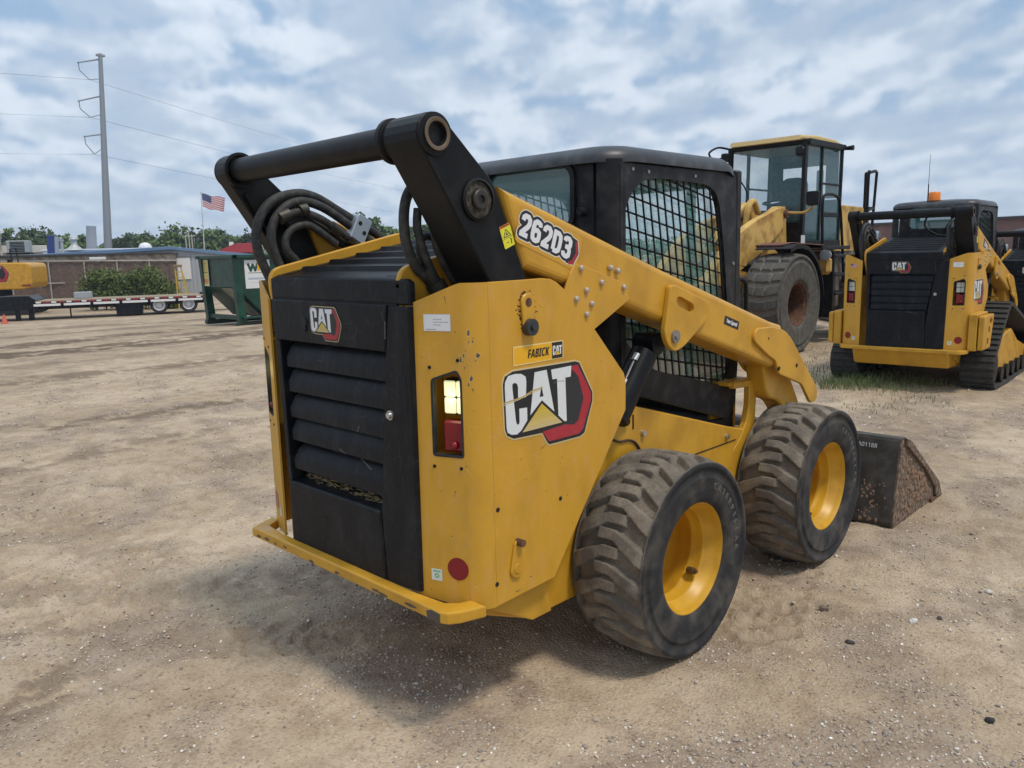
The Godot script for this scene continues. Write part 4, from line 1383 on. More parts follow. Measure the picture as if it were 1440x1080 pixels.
func loader_hoses(root: Node3D):
	var g := G.new()
	for h in [[[-0.92, 1.36, -0.985, 1.48, -1.039, 1.617, -1.027, 1.718, -0.967, 1.794, -0.866, 1.829, -0.771, 1.818, -0.657, 1.762, -0.519, 1.693, -0.410, 1.632, -0.3, 1.57], -0.45, 0.0185], [[-0.90, 1.40, -0.945, 1.519, -0.984, 1.629, -0.974, 1.710, -0.917, 1.775, -0.843, 1.799, -0.747, 1.777, -0.633, 1.713, -0.494, 1.624, -0.40, 1.56], -0.435, 0.018], [[-0.84, 1.45, -0.878, 1.550, -0.927, 1.609, -0.929, 1.656, -0.898, 1.691, -0.840, 1.708, -0.79, 1.69, -0.70, 1.63], -0.425, 0.015], [[-0.935, 1.735, -0.868, 1.757, -0.775, 1.735, -0.678, 1.68, -0.56, 1.61], -0.425, 0.0155], [[-0.9, 1.71, -0.84, 1.735, -0.76, 1.70, -0.66, 1.64, -0.58, 1.59], -0.46, 0.016]]:
		g = G.new()
		g.tube(curve(path(h[0], h[1])), h[2], 10)
		put(g, "hose", hose_m, root)
	for q in [[-0.95, 1.73, -0.91, 1.75], [-0.86, 1.76, -0.83, 1.77], [-0.72, 1.70, -0.68, 1.68], [-0.64, 1.655, -0.60, 1.63]]:
		studs([[Vector3(q[0], q[1], -0.425), Vector3(q[2], q[3], -0.425), 0.026, 0.026, 8]], "hose_fitting", mk("hose_fitting", lin(0.06, 0.055, 0.045), 0.5, 0.5), root)
	g = G.new()
	var BT := Transform3D(Basis(Vector3.BACK, deg_to_rad(-28.0)), Vector3(-0.585, 1.69, -0.42))
	g.prism(rrect(-0.04, -0.055, 0.035, 0.055, 0.008), BT, -0.03, 0.018, 0.003)
	put(g, "valve_block", mk("zinc_block", lin(0.42, 0.47, 0.52), 0.4, 0.6), root)
	g = G.new()
	for q in [[-0.018, 0.018], [0.016, -0.01]]: studs([[BT * Vector3(q[0], q[1], 0.017), BT * Vector3(q[0], q[1], 0.0185), 0.010, 0.010, 10]], "block_port", dark, root)
	for h in [[[-0.95, 1.835, -0.965, 1.797, -0.998, 1.749, -1.011, 1.684, -1.004, 1.609, -0.971, 1.542, -0.930, 1.507, -0.88, 1.45], 0.42, 0.017], [[-0.85, 1.625, -0.915, 1.637, -0.942, 1.609, -0.933, 1.564, -0.905, 1.515], 0.405, 0.013], [[-0.93, 1.72, -0.917, 1.662, -0.906, 1.596, -0.865, 1.528, -0.80, 1.44], 0.455, 0.017], [[-0.97, 1.72, -0.975, 1.66, -0.955, 1.59, -0.92, 1.52], 0.44, 0.014]]:
		g = G.new()
		g.tube(curve(path(h[0], h[1])), h[2], 10)
		put(g, "hose", hose_m, root)
	g = G.new()
	g.cyl(Vector3(-0.935, 1.535, 0.425), Vector3(-0.905, 1.49, 0.43), 0.024, 0.024, 8)
	g.cyl(Vector3(-0.905, 1.49, 0.43), Vector3(-0.88, 1.44, 0.44), 0.033, 0.033, 12)
	put(g, "hose_coupling", mk("hose_fitting", lin(0.06, 0.055, 0.045), 0.5, 0.5), root)

func loader_cab(root: Node3D, low: float, main: bool):
	var cab := Node3D.new()
	cab.name = "cab"
	root.add_child(cab, true)
	var I := Transform3D.IDENTITY
	var g: G
	var L := Vector3(0, -low, 0)
	var TL := Transform3D(Basis.IDENTITY, L)
	g = G.new() # moulded roof: rings of a rounded plan rise and close over
	var rings := []
	for k in 12:
		var q: float = k / 6.0
		var ins := 0.085 * (1 - cos(minf(q, 1.0) * PI / 2)) if q <= 1.0 else 0.085 + (q - 1.0) * 0.35
		var yy := 1.932 + 0.06 * sin(minf(q, 1.0) * PI / 2) + (0.016 * sin((q - 1.0) * PI / 2) if q > 1.0 else 0.0)
		var hz := maxf(0.478 - ins, 0.004)
		var x0 := -0.03 + minf(ins, 0.47)
		var x1 := 1.04 - minf(ins, 0.47)
		rings.append([rrect(x0, -hz, x1, hz, minf(maxf(0.17 - ins, 0.03), hz * 0.9), 5), yy])
	rings.push_front([rings[0][0], 1.922])
	g.st.set_smooth_group(1)
	for k in rings.size() - 1:
		var n: int = rings[k][0].size()
		for i in n:
			var P := func(r, ii):
				var q: Vector2 = rings[r][0][ii % n]
				return Vector3(q.x, rings[r][1] - low - 0.05 * smoothstep(0.80, 1.05, q.x) + 0.012 * smoothstep(0.0, 0.5, q.x), q.y)
			g.quad(P.call(k, i), P.call(k + 1, i), P.call(k + 1, i + 1), P.call(k, i + 1))
	g.st.set_smooth_group(-1)
	put(g, "roof", mk("roof_plastic", lin(0.085, 0.086, 0.09), 0.42, 0.0, mats["dust_tex"], 1.2), cab)
	g = G.new()
	g.box(Vector3(0.5, 1.90 - low, 0), Vector3(0.92, 0.03, 0.86), 0.0)
	put(g, "headliner", plas, cab)
	var win := round_poly(V2([0.07, 1.30, 0.065, 1.70, 0.115, 1.80, 0.21, 1.862, 0.330, 1.872, 0.70, 1.862, 0.78, 1.835, 0.82, 1.77, 0.865, 1.588, 0.955, 1.0, 0.93, 0.90, 0.274, 1.065, 0.08, 1.20]), 0.06, 4)
	for s in [1, -1]:
		var M := Transform3D(Basis(Vector3.RIGHT, Vector3.UP, Vector3.BACK * s), L)
		g = G.new()
		g.prism(round_poly(V2([0.05, 1.925, 0.966, 1.925, 1.048, 1.29, 1.01, 0.80, 0.93, 0.735, 0.055, 1.0, 0.05, 1.05]), 0.02, 3), M, 0.43, 0.458, 0.005, 2, [win])
		put(g, "side_frame", plas, cab)
		g = G.new()
		g.prism(Geometry2D.offset_polygon(G.ccw(win), 0.008)[0], M, 0.415, 0.418)
		put(g, "side_glass", glass("tinted_glass", Color(0.50, 0.80, 0.76), 0.20), cab)
		# guard: crossed steel bars clipped to the opening
		g = G.new()
		var up := Vector2(-0.17, 0.985) # the mesh is set slightly askew
		var ac := Vector2(1.0, 0.0)
		for k in 24:
			var q := Vector2(-0.1, 1.4) + ac * (0.054 * k)
			clip_bar(g, win, q - up * 1.2, q + up * 1.2, M, 0.449, 0.0045)
		for k in 19:
			var q := Vector2(0.5, 0.75) + up * (0.068 * k)
			var dn := Vector2(0.985, -0.19)
			clip_bar(g, win, q - dn * 1.2, q + dn * 1.2, M, 0.443, 0.0045)
		put(g, "window_guard", blk, cab)
		for q in [[0.13, 1.898], [0.24, 1.893], [0.6, 1.893], [0.955, 1.5]]: studs([[M * Vector3(q[0], q[1], 0.457), M * Vector3(q[0], q[1], 0.463), 0.009, 0.008, 8]], "frame_bolt", mk("worn_bolt", lin(0.3, 0.29, 0.28), 0.4, 0.7), cab)
		g = G.new() # rear corner post, rounded in plan
		var cols := []
		for k in 9:
			var a := PI / 2 + PI / 2 * k / 8
			cols.append([0.082 + 0.082 * cos(a), (0.376 + 0.084 * sin(a)) * s, 1.935 - low, 1.0])
		g.sheet(cols, 0.012 * s)
		put(g, "corner_post", plas, cab)
	# rear wall with its window
	var RT := Transform3D(TR, Vector3(0.0, -low, 0))
	var rw := round_poly(V2([-0.25, 1.68, 0.25, 1.68, 0.25, 1.90, 0.19, 1.93, -0.19, 1.93, -0.25, 1.90]), 0.06, 5)
	g = G.new()
	g.prism(V2([-0.36, 1.2, 0.36, 1.2, 0.36, 1.94, -0.36, 1.94]), RT, -0.02, 0.0, 0.0, 1, [rw])
	g.prism(Geometry2D.offset_polygon(G.ccw(rw), 0.022)[0], RT, -0.005, 0.014, 0.0, 1, [rw])
	put(g, "rear_wall", plas, cab)
	g = G.new()
	g.prism(Geometry2D.offset_polygon(G.ccw(rw), 0.006)[0], RT, -0.012, -0.009)
	put(g, "rear_glass", glass("tinted_glass_dark", Color(0.36, 0.56, 0.55), 0.34), cab)
	g = G.new()
	g.cyl(RT * Vector3(0.31, 1.735, 0.0), RT * Vector3(0.31, 1.735, 0.03), 0.02, 0.016, 10)
	put(g, "wall_knob", plas, cab)
	# front: posts, windscreen
	g = G.new()
	for s in [1, -1]:
		g.box(Vector3(1.0, 1.45 - low * 0.5, 0.435 * s), Vector3(0.05, 0.98 - low, 0.05), 0.008)
	g.box(Vector3(0.99, 1.38 - low * 0.5, 0.20), Vector3(0.03, 1.0, 0.045), 0.006)
	g.box(Vector3(0.96, 1.90 - low, 0), Vector3(0.06, 0.07, 0.88), 0.01)
	g.box(Vector3(1.02, 0.80, 0), Vector3(0.06, 0.16, 0.86), 0.01)
	put(g, "front_frame", plas, cab)
	g = G.new()
	g.quad(Vector3(1.03, 0.88, -0.41), Vector3(1.03, 0.88, 0.41), Vector3(0.975, 1.87 - low, 0.41), Vector3(0.975, 1.87 - low, -0.41))
	put(g, "windscreen", glass("tinted_glass", Color(0.50, 0.80, 0.76), 0.20), cab)
	g = G.new()
	g.prism(V2([0.0, 0.66, 1.02, 0.66, 1.02, 0.73, 0.0, 0.78]), I, -0.44, 0.44)
	put(g, "cab_floor", dark, cab)
	var seat := Node3D.new()
	seat.name = "seat"
	cab.add_child(seat, true)
	g = G.new()
	g.box(Vector3(0.36, 1.10 - low, 0), Vector3(0.46, 0.14, 0.46), 0.04)
	put(g, "seat_cushion", rubber, seat)
	g = G.new()
	g.prism(round_poly(V2([-0.23, 0, 0.23, 0, 0.2, 0.5, -0.2, 0.5]), 0.09, 4), Transform3D(TR.rotated(Vector3.BACK, 0.12), Vector3(0.15, 1.14 - low, 0)), -0.05, 0.06, 0.03, 3)
	put(g, "seat_back", rubber, seat)
	for s in [1, -1]:
		g = G.new()
		g.box(Vector3(0.42, 1.23 - low, 0.31 * s), Vector3(0.36, 0.07, 0.10), 0.02)
		g.cyl(Vector3(0.58, 1.25 - low, 0.31 * s), Vector3(0.60, 1.40 - low, 0.31 * s), 0.018, 0.026, 10)
		put(g, "control_arm", plas, cab)
	if main:
		g = G.new()
		g.tube(curve([Vector3(1.045, 1.42, 0.43), Vector3(1.10, 1.41, 0.44), Vector3(1.125, 1.36, 0.44), Vector3(1.125, 1.10, 0.44), Vector3(1.10, 1.03, 0.44), Vector3(1.045, 1.02, 0.43)]), 0.011, 8)
		put(g, "grab_handle", blk, cab)

func clip_bar(g: G, win: PackedVector2Array, a: Vector2, b: Vector2, M: Transform3D, z: float, r: float):
	for seg in Geometry2D.intersect_polyline_with_polygon(PackedVector2Array([a, b]), win):
		if seg.size() > 1: g.cyl(M * Vector3(seg[0].x, seg[0].y, z), M * Vector3(seg[1].x, seg[1].y, z), r, r, 5, false)

func make_bucket(root: Node3D):
	var b := Node3D.new()
	b.name = "bucket"
	root.add_child(b, true)
	var I := Transform3D.IDENTITY
	var steelb := mk("bucket_black", lin(0.085, 0.076, 0.066), 0.65, 0.2, noise_tex(0.02, lin(0.5, 0.45, 0.4), lin(1, 1, 1), 51, 512, 6), 1.0)
	var muddy := mk("muddy_steel", lin(0.24, 0.18, 0.13), 0.9, 0.0, noise_tex(0.03, lin(0.35, 0.28, 0.25), lin(1, 1, 1), 52, 512, 6), 1.6)
	var g := G.new()
	var prof := [Vector2(2.115, 0.49), Vector2(2.02, 0.497), Vector2(2.012, 0.48), Vector2(1.955, 0.17), Vector2(1.93, 0.03), Vector2(1.94, 0.0), Vector2(1.97, 0.0), Vector2(2.735, 0.0), Vector2(2.735, 0.014), Vector2(1.98, 0.018), Vector2(1.965, 0.04), Vector2(1.985, 0.17), Vector2(2.035, 0.47), Vector2(2.115, 0.475)]
	g.prism(PackedVector2Array(prof), I, -0.925, 0.925, 0.002)
	put(g, "bucket_shell", steelb, b)
	for s in [1, -1]:
		var M := Transform3D(Basis(Vector3.RIGHT, Vector3.UP, Vector3.BACK * s), Vector3.ZERO)
		g = G.new()
		g.prism(V2([2.015, 0.496, 2.10, 0.475, 2.66, 0.10, 2.70, 0.03, 2.68, -0.002, 1.935, -0.002, 1.93, 0.03]), M, 0.925, 0.937, 0.002)
		put(g, "bucket_side", muddy, b)
		g = G.new()
		g.prism(V2([2.045, 0.50, 2.115, 0.478, 2.68, 0.115, 2.745, 0.02, 2.72, -0.002, 2.655, 0.004, 2.61, 0.09, 2.42, 0.24, 2.06, 0.455]), M, 0.937, 0.955, 0.004)
		put(g, "side_cutter", muddy, b)
	g = G.new()
	g.prism(V2([2.55, -0.003, 2.77, -0.003, 2.77, 0.008, 2.55, 0.024]), I, -0.955, 0.955, 0.002)
	put(g, "cutting_edge", rust, b)
	g = G.new() # coupler plate on the back
	g.box(Vector3(1.88, 0.27, 0), Vector3(0.07, 0.40, 1.05), 0.01)
	for s in [1, -1]: g.box(Vector3(1.76, 0.27, 0.40 * s), Vector3(0.2, 0.3, 0.03), 0.004)
	g.box(Vector3(1.98, 0.515, 0.50), Vector3(0.05, 0.035, 0.04), 0.004)
	put(g, "coupler", rust, b)
	# chalked writing along the back plate
	var bk := Basis(Vector3(0, 0, 1), Vector3(0.18, 0.98, 0).normalized(), Vector3(-0.98, 0.18, 0).normalized())
	words("'EA01188", 0.024, Transform3D(bk * Basis(Vector3(0.95, 0, 0), Vector3(0, 1, 0), Vector3.BACK), Vector3(1.9955, 0.445, 0.745)), mk("chalk", lin(0.6, 0.62, 0.63), 0.9), b, "chalk_number", false)
	g = G.new()
	for st in [[0.80, 0.27, 0.815, 0.30, 0.825, 0.265, 0.84, 0.29], [0.795, 0.235, 0.82, 0.245, 0.80, 0.215, 0.825, 0.22], [0.80, 0.19, 0.815, 0.16, 0.825, 0.19], [0.745, 0.13, 0.76, 0.16, 0.775, 0.12, 0.79, 0.155], [0.745, 0.085, 0.77, 0.10, 0.785, 0.075]]:
		var q := []
		for i in range(0, st.size(), 2): q.append(Vector3(1.929 + (st[i + 1] + 0.03) * 0.181, st[i + 1] + 0.03, st[i] + 0.06))
		g.tube(q, 0.0026, 4)
	put(g, "chalk_mark", mk("chalk", lin(0.6, 0.62, 0.63), 0.9), b)
	g = G.new()
	rng.seed = 14
	for i in 60: # dried mud sticking to the steel
		var y := 0.02 + 0.22 * rng.randf()
		var z := 0.79 + 0.045 * rng.randfn()
		g.ball(Vector3(1.927 + y * 0.181, y, z), Vector3(0.004, 0.004 + 0.012 * rng.randf(), 0.003 + 0.008 * rng.randf()), 6, 4)
	for i in 90:
		var x := rng.randf_range(2.02, 2.5)
		var y := rng.randf_range(0.03, 0.48 - (x - 2.0) * 0.62)
		if y > 0.02: g.ball(Vector3(x, y, 0.938), Vector3(0.005 + 0.02 * rng.randf(), 0.004 + 0.018 * rng.randf(), 0.004), 6, 4)
	put(g, "dried_mud", mk("dried_mud", lin(0.23, 0.14, 0.09), 0.95), b).set_meta("kind", "stuff")

func make_tracks(root: Node3D):
	var yl := yel
	for s in [1, -1]:
		var tr := Node3D.new()
		tr.name = "track_assembly"
		root.add_child(tr, true)
		# belt path: hull around rear idler, drive sprocket, front idler
		var pts := PackedVector2Array()
		for c in [[-0.45, 0.235, 0.235], [0.02, 0.72, 0.2], [1.55, 0.235, 0.235]]:
			pts.append_array(circ(Vector2(c[0], c[1]), c[2], 40))
		var hull := Geometry2D.convex_hull(pts)
		var path2 := []
		var per := 0.0
		for i in hull.size() - 1: per += hull[i].distance_to(hull[i + 1])
		var n := 74
		var acc := 0.0
		var k := 0
		for i in n:
			var t := per * i / n
			while k < hull.size() - 2 and acc + hull[k].distance_to(hull[k + 1]) < t:
				acc += hull[k].distance_to(hull[k + 1]); k += 1
			path2.append(hull[k].lerp(hull[k + 1], clampf((t - acc) / maxf(hull[k].distance_to(hull[k + 1]), 1e-6), 0, 1)))
		var zc: float = 0.70 * s
		var hw := 0.165
		var cen := Vector2(0.4, 0.35)
		var g := G.new()
		for i in n:
			var a: Vector2 = path2[i]
			var b: Vector2 = path2[(i + 1) % n]
			var t := (b - a).normalized()
			var nn := Vector2(-t.y, t.x)
			if nn.dot(a - cen) < 0: nn = -nn
			var a2: Vector2 = a - nn * 0.03
			var b2: Vector2 = b - nn * 0.03
			var P := func(q: Vector2, z): return Vector3(q.x, q.y, zc + z)
			var mid := Vector3(a2.x + b2.x, a2.y + b2.y, zc * 2) * 0.5
			g.face([P.call(a, -hw), P.call(b, -hw), P.call(b, hw), P.call(a, hw)], mid)
			g.face([P.call(a2, -hw), P.call(b2, -hw), P.call(b2, hw), P.call(a2, hw)], mid + Vector3(nn.x, nn.y, 0))
			for z in [-hw, hw]: g.face([P.call(a, z), P.call(b, z), P.call(b2, z), P.call(a2, z)], Vector3(mid.x, mid.y, zc))
			if i % 1 == 0: # tread bar
				var c := (a + b) * 0.5 + nn * 0.008
				g.box(Vector3(c.x, c.y, zc), Vector3(a.distance_to(b) * 0.62, 0.022, hw * 2 - 0.01), 0.004, Basis(Vector3(t.x, t.y, 0), Vector3(nn.x, nn.y, 0), Vector3(t.x, t.y, 0).cross(Vector3(nn.x, nn.y, 0))))
		put(g, "track_belt", mk("track_rubber", lin(0.05, 0.048, 0.045), 0.85, 0.0, noise_tex(0.03, lin(0.6, 0.58, 0.55), lin(1, 1, 1), 71, 256), 2.0), tr)
		g = G.new()
		var M := Transform3D(Basis(Vector3.RIGHT, Vector3.UP, Vector3.BACK * s), Vector3.ZERO)
		g.prism(round_poly(V2([-0.30, 0.14, 1.4, 0.14, 1.45, 0.30, 0.9, 0.42, 0.5, 0.60, 0.1, 0.55, -0.2, 0.40]), 0.05, 3), M, 0.62, 0.79, 0.01)
		put(g, "track_frame", yl, tr)
		for x in [-0.05, 0.25, 0.55, 0.85, 1.15]:
			g = G.new()
			g.cyl(Vector3(x, 0.12, zc - 0.11), Vector3(x, 0.12, zc + 0.13), 0.085, 0.085, 18)
			put(g, "track_roller", blk, tr)
		for c in [[-0.45, 0.235, 0.19], [1.55, 0.235, 0.19]]:
			g = G.new()
			g.cyl(Vector3(c[0], c[1], zc - 0.09), Vector3(c[0], c[1], zc + 0.12), c[2], c[2], 26)
			g.cyl(Vector3(c[0], c[1], zc), Vector3(c[0], c[1], zc + 0.14 * s), 0.07, 0.06, 16)
			put(g, "idler_wheel", blk, tr)
		g = G.new()
		var sp := PackedVector2Array()
		for i in 44: sp.append(Vector2(0.02, 0.72) + Vector2(cos(TAU * i / 44), sin(TAU * i / 44)) * (0.17 if i % 4 < 2 else 0.13))
		g.prism(sp, M, 0.66, 0.74, 0.004)
		put(g, "drive_sprocket", blk, tr)
		g = G.new() # bolt-on weights with hand pockets
		g.prism(round_poly(V2([-0.965, 0.47, -0.62, 0.47, -0.50, 0.86, -0.965, 0.86]), 0.015, 2), M, 0.656, 0.735, 0.006, 1)
		g.prism(round_poly(V2([-0.955, 0.48, -0.63, 0.48, -0.52, 0.84, -0.955, 0.84]), 0.02, 2), M, 0.745, 0.80, 0.008, 1, [rrect(-0.80, 0.52, -0.72, 0.60, 0.02), rrect(-0.76, 0.64, -0.68, 0.72, 0.02), rrect(-0.72, 0.74, -0.6, 0.80, 0.02)])
		put(g, "side_weight", yl, root)
	var g2 := G.new()
	g2.prism(V2([-1.03, 0.438, -0.95, 0.27, -0.6, 0.25, -0.6, 0.438]), Transform3D.IDENTITY, -0.50, 0.50, 0.02)
	put(g2, "belly_guard", yel, root)
	# beacon, aerial, wiper
	g2 = G.new()
	g2.cyl(Vector3(0.10, 2.05, -0.02), Vector3(0.10, 2.09, -0.02), 0.07, 0.07, 18)
	put(g2, "beacon_base", blk, root)
	g2 = G.new()
	g2.cyl(Vector3(0.10, 2.09, -0.02), Vector3(0.10, 2.18, -0.02), 0.066, 0.062, 20)
	g2.cyl(Vector3(0.10, 2.18, -0.02), Vector3(0.10, 2.19, -0.02), 0.062, 0.05, 20)
	put(g2, "beacon", mk("amber_lens", lin(0.75, 0.20, 0.01), 0.25), root)
	g2 = G.new()
	g2.cyl(Vector3(0.02, 1.98, -0.07), Vector3(0.02, 2.28, -0.07), 0.008, 0.006, 6)
	g2.cyl(Vector3(0.02, 2.28, -0.07), Vector3(0.02, 2.62, -0.07), 0.003, 0.002, 5)
	g2.cyl(Vector3(0.1, 1.99, 0.30), Vector3(0.1, 2.07, 0.30), 0.008, 0.006, 6)
	put(g2, "aerial", blk, root)
	g2 = G.new()
	g2.tube(curve([Vector3(-0.03, 2.0, 0.12), Vector3(-0.06, 1.93, -0.02), Vector3(-0.08, 1.80, -0.06), Vector3(-0.06, 1.70, 0.06), Vector3(-0.03, 1.68, 0.16)]), 0.012, 6)
	g2.tube([Vector3(-0.03, 1.68, 0.10), Vector3(-0.02, 1.90, 0.22)], 0.007, 5)
	put(g2, "wiper_arm", blk, root)
# ---------- the big wheel loader ----------
func make_wheel_loader():
	var root := thing("wheel_loader", "large weathered yellow wheel loader with glass cab and rusty rimmed tyre", "wheel loader", "", Vector3(8.65, 0, -3.93))
	# local frame: x towards its back, z towards its left side (the side in view)
	var I := Transform3D.IDENTITY
	var g: G
	var big := make_tyre(0.745, 0.56, 0.33, 22, 0.05, 1)
	var tm := mk("big_tyre_rubber", Color.WHITE, 0.9, 0.0, noise_tex(0.05, lin(0.7, 0.7, 0.7), lin(1, 1, 1), 43, 256), 2.0) as StandardMaterial3D
	tm.vertex_color_use_as_albedo = true
	for q in [[0.0, 1], [0.0, -1], [2.95, 1], [2.95, -1]]:
		var w := Node3D.new()
		w.name = "wheel"
		root.add_child(w, true)
		w.transform = Transform3D(Basis(Vector3.UP, 0.0 if q[1] > 0 else PI), Vector3(q[0], 0.735, 0.97 * q[1]))
		put_mesh(big, "tyre", tm, w)
		g = G.new()
		g.lathe([Vector2(0.335, 0.20), Vector2(0.345, 0.235), Vector2(0.335, 0.25), Vector2(0.315, 0.25), Vector2(0.30, 0.22), Vector2(0.285, 0.215), Vector2(0.27, 0.15), Vector2(0.262, 0.06), Vector2(0.255, -0.05), Vector2(0.25, -0.1)], I, 40)
		put(g, "rim", rust, w)
		g = G.new()
		g.lathe([Vector2(0.252, -0.06), Vector2(0.16, -0.1), Vector2(0.14, -0.02), Vector2(0.0, -0.02)], I, 32)
		put(g, "hub", mk("oily_hub", lin(0.03, 0.018, 0.013), 0.7), w)
	# frames
	g = G.new()
	g.box(Vector3(0.45, 0.85, 0), Vector3(1.9, 0.55, 0.85), 0.03)
	g.prism(V2([0.55, 1.1, 0.75, 2.12, 0.95, 2.2, 1.20, 2.2, 1.28, 1.60, 1.35, 1.1]), I, 0.30, 0.42, 0.01)
	g.prism(V2([0.55, 1.1, 0.75, 2.12, 0.95, 2.2, 1.20, 2.2, 1.28, 1.60, 1.35, 1.1]), I, -0.42, -0.30, 0.01)
	put(g, "front_frame", yel_old, root)
	g = G.new()
	g.box(Vector3(1.05, 1.95, 0.425), Vector3(0.08, 0.28, 0.012))
	g.box(Vector3(0.92, 1.80, 0.425), Vector3(0.04, 0.12, 0.01))
	put(g, "tower_plate", rust, root)
	for s in [1, -1]:
		g = G.new()
		g.prism(round_poly(V2([1.08, 2.16, 0.86, 2.18, 0.1, 1.98, -0.6, 1.72, -1.5, 1.0, -1.95, 0.45, -1.8, 0.35, -1.2, 0.75, -0.5, 1.18, 0.3, 1.50, 0.95, 1.82]), 0.12, 4), I, 0.44 * s - 0.06, 0.44 * s + 0.06, 0.008)
		put(g, "lift_arm", yel_old, root)
		g = G.new()
		g.cyl(Vector3(1.02, 2.08, 0.36 * s), Vector3(1.02, 2.08, 0.54 * s), 0.07, 0.07, 18)
		put(g, "arm_pin", rust, root)
		g = G.new()
		g.cyl(Vector3(0.75, 1.15, 0.44 * s), Vector3(-0.5, 1.32, 0.44 * s), 0.07, 0.06, 14)
		put(g, "lift_cylinder", blk, root)
	g = G.new()
	g.prism(round_poly(V2([0.95, 2.25, 0.55, 2.28, 0.0, 1.95, -0.3, 1.6, -0.1, 1.5, 0.4, 1.75, 0.9, 1.95]), 0.1, 4), I, -0.1, 0.1, 0.01)
	g.tube(curve([Vector3(0.3, 1.9, 0.2), Vector3(0.35, 2.2, 0.22), Vector3(0.55, 2.27, 0.2), Vector3(0.7, 2.1, 0.2)]), 0.05, 8)
	put(g, "tilt_linkage", yel_old, root)
	g = G.new()
	for k in 4: g.tube(curve([Vector3(0.9, 1.7 + 0.06 * k, 0.2 - 0.1 * k), Vector3(0.5, 2.0 + 0.05 * k, 0.15 - 0.1 * k), Vector3(0.1, 1.95, 0.1 - 0.08 * k), Vector3(-0.3, 1.6, 0.1 - 0.08 * k)]), 0.022, 6)
	put(g, "hose", hose_m, root)
	g = G.new() # bucket resting ahead, hidden for the most part
	g.prism(V2([-2.0, 0.05, -1.95, 0.9, -2.1, 1.1, -2.05, 0.95, -2.1, 0.1, -3.1, 0.04, -3.1, 0.0]), I, -1.3, 1.3)
	put(g, "bucket", rust, root)
	# fender behind the front wheel
	for s in [1, -1]:
		g = G.new()
		var ar := []
		for k in 10:
			var a := deg_to_rad(112.0 - 118.0 * k / 9)
			ar.append(Vector3(0.05 + 0.87 * cos(a), 0.72 + 0.87 * sin(a), 0))
		for k in 9:
			for zz in [0.0, 0.012]:
				g.quad(ar[k] + Vector3(0, zz, 0.66 * s), ar[k + 1] + Vector3(0, zz, 0.66 * s), ar[k + 1] + Vector3(0, zz, 1.22 * s), ar[k] + Vector3(0, zz, 1.22 * s))
			g.quad(ar[k] + Vector3(0, 0.012, 1.22 * s), ar[k + 1] + Vector3(0, 0.012, 1.22 * s), ar[k + 1] - Vector3(0, 0.05, -1.22 * s), ar[k] - Vector3(0, 0.05, -1.22 * s))
		put(g, "fender", dark, root)
	g = G.new()
	g.prism(round_poly(V2([-0.2, 1.60, 0.1, 1.63, 1.3, 1.58, 1.3, 1.52, 0.3, 1.53, -0.15, 1.55]), 0.04, 3), I, 0.62, 1.05, 0.01)
	put(g, "fender_top", mk("faded_red_paint", lin(0.22, 0.09, 0.07), 0.8, 0.0, noise_tex(0.03, lin(0.5, 0.45, 0.42), lin(1, 1, 1), 55, 256), 2.0), root)
	# cab
	var cab := Node3D.new()
	cab.name = "cab"
	root.add_child(cab, true)
	var X0 := 1.35
	var X1 := 2.78
	var zw := 0.65
	g = G.new()
	g.prism(V2([X0 - 0.12, 3.23, X0 - 0.1, 3.30, X0 + 0.5, 3.34, X1 - 0.2, 3.33, X1 + 0.1, 3.28, X1 + 0.08, 3.22]), I, -0.62, 0.62, 0.03, 2)
	put(g, "cab_roof", mk("cream_paint", lin(0.62, 0.45, 0.19), 0.6), cab)
	g = G.new()
	g.prism(V2([-0.72, 3.16, 0.72, 3.16, 0.72, 3.245, 0.45, 3.255, -0.45, 3.255, -0.72, 3.235]), Transform3D(TR, Vector3(X0 + 0.1, 0, 0)), -1.35, 0.1, 0.02)
	for s in [1, -1]:
		for q in [[X0, 0.09, 0.06], [X0 + 0.62, 0.05, 0.05], [X1, 0.06, 0.05]]:
			g.prism(V2([q[0] - q[1] / 2 - 0.05, 1.56, q[0] + q[1] / 2 - 0.05, 1.56, q[0] + q[1] / 2 + (0.1 if q[0] == X1 else 0.0) - 0.1 * int(q[0] == X1), 3.2, q[0] - q[1] / 2, 3.2]), I, zw * s - q[2] / 2, zw * s + q[2] / 2, 0.006)
		g.box(Vector3(X0 + 0.98, 2.58, zw * s), Vector3(0.85, 0.03, 0.03))
		g.box(Vector3(X0 + 0.7, 1.60, zw * s), Vector3(1.5, 0.12, 0.05), 0.01)
		g.box(Vector3(X0 + 0.95, 2.08, zw * s), Vector3(0.8, 0.07, 0.04), 0.01)
	g.box(Vector3(X0 - 0.02, 1.75, 0), Vector3(0.08, 0.42, 1.3), 0.01)
	g.box(Vector3(X1, 1.95, 0), Vector3(0.06, 0.8, 1.3), 0.01)
	put(g, "cab_frame", blk, cab)
	g = G.new()
	g.quad(Vector3(X0, 1.95, -zw), Vector3(X0, 1.95, zw), Vector3(X0 + 0.03, 3.2, zw), Vector3(X0 + 0.03, 3.2, -zw))
	put(g, "windscreen", glass("loader_glass", Color(0.40, 0.62, 0.64), 0.22), cab)
	for s in [1, -1]:
		g = G.new()
		g.quad(Vector3(X0 + 0.03, 1.66, zw * s), Vector3(X0 + 0.6, 1.66, zw * s), Vector3(X0 + 0.62, 3.2, zw * s), Vector3(X0 + 0.03, 3.2, zw * s))
		g.quad(Vector3(X0 + 0.64, 1.66, zw * s), Vector3(X1, 1.66, zw * s), Vector3(X1, 3.2, zw * s), Vector3(X0 + 0.64, 3.2, zw * s))
		put(g, "side_glass", glass("loader_glass", Color(0.40, 0.62, 0.64), 0.22), cab)
	g = G.new()
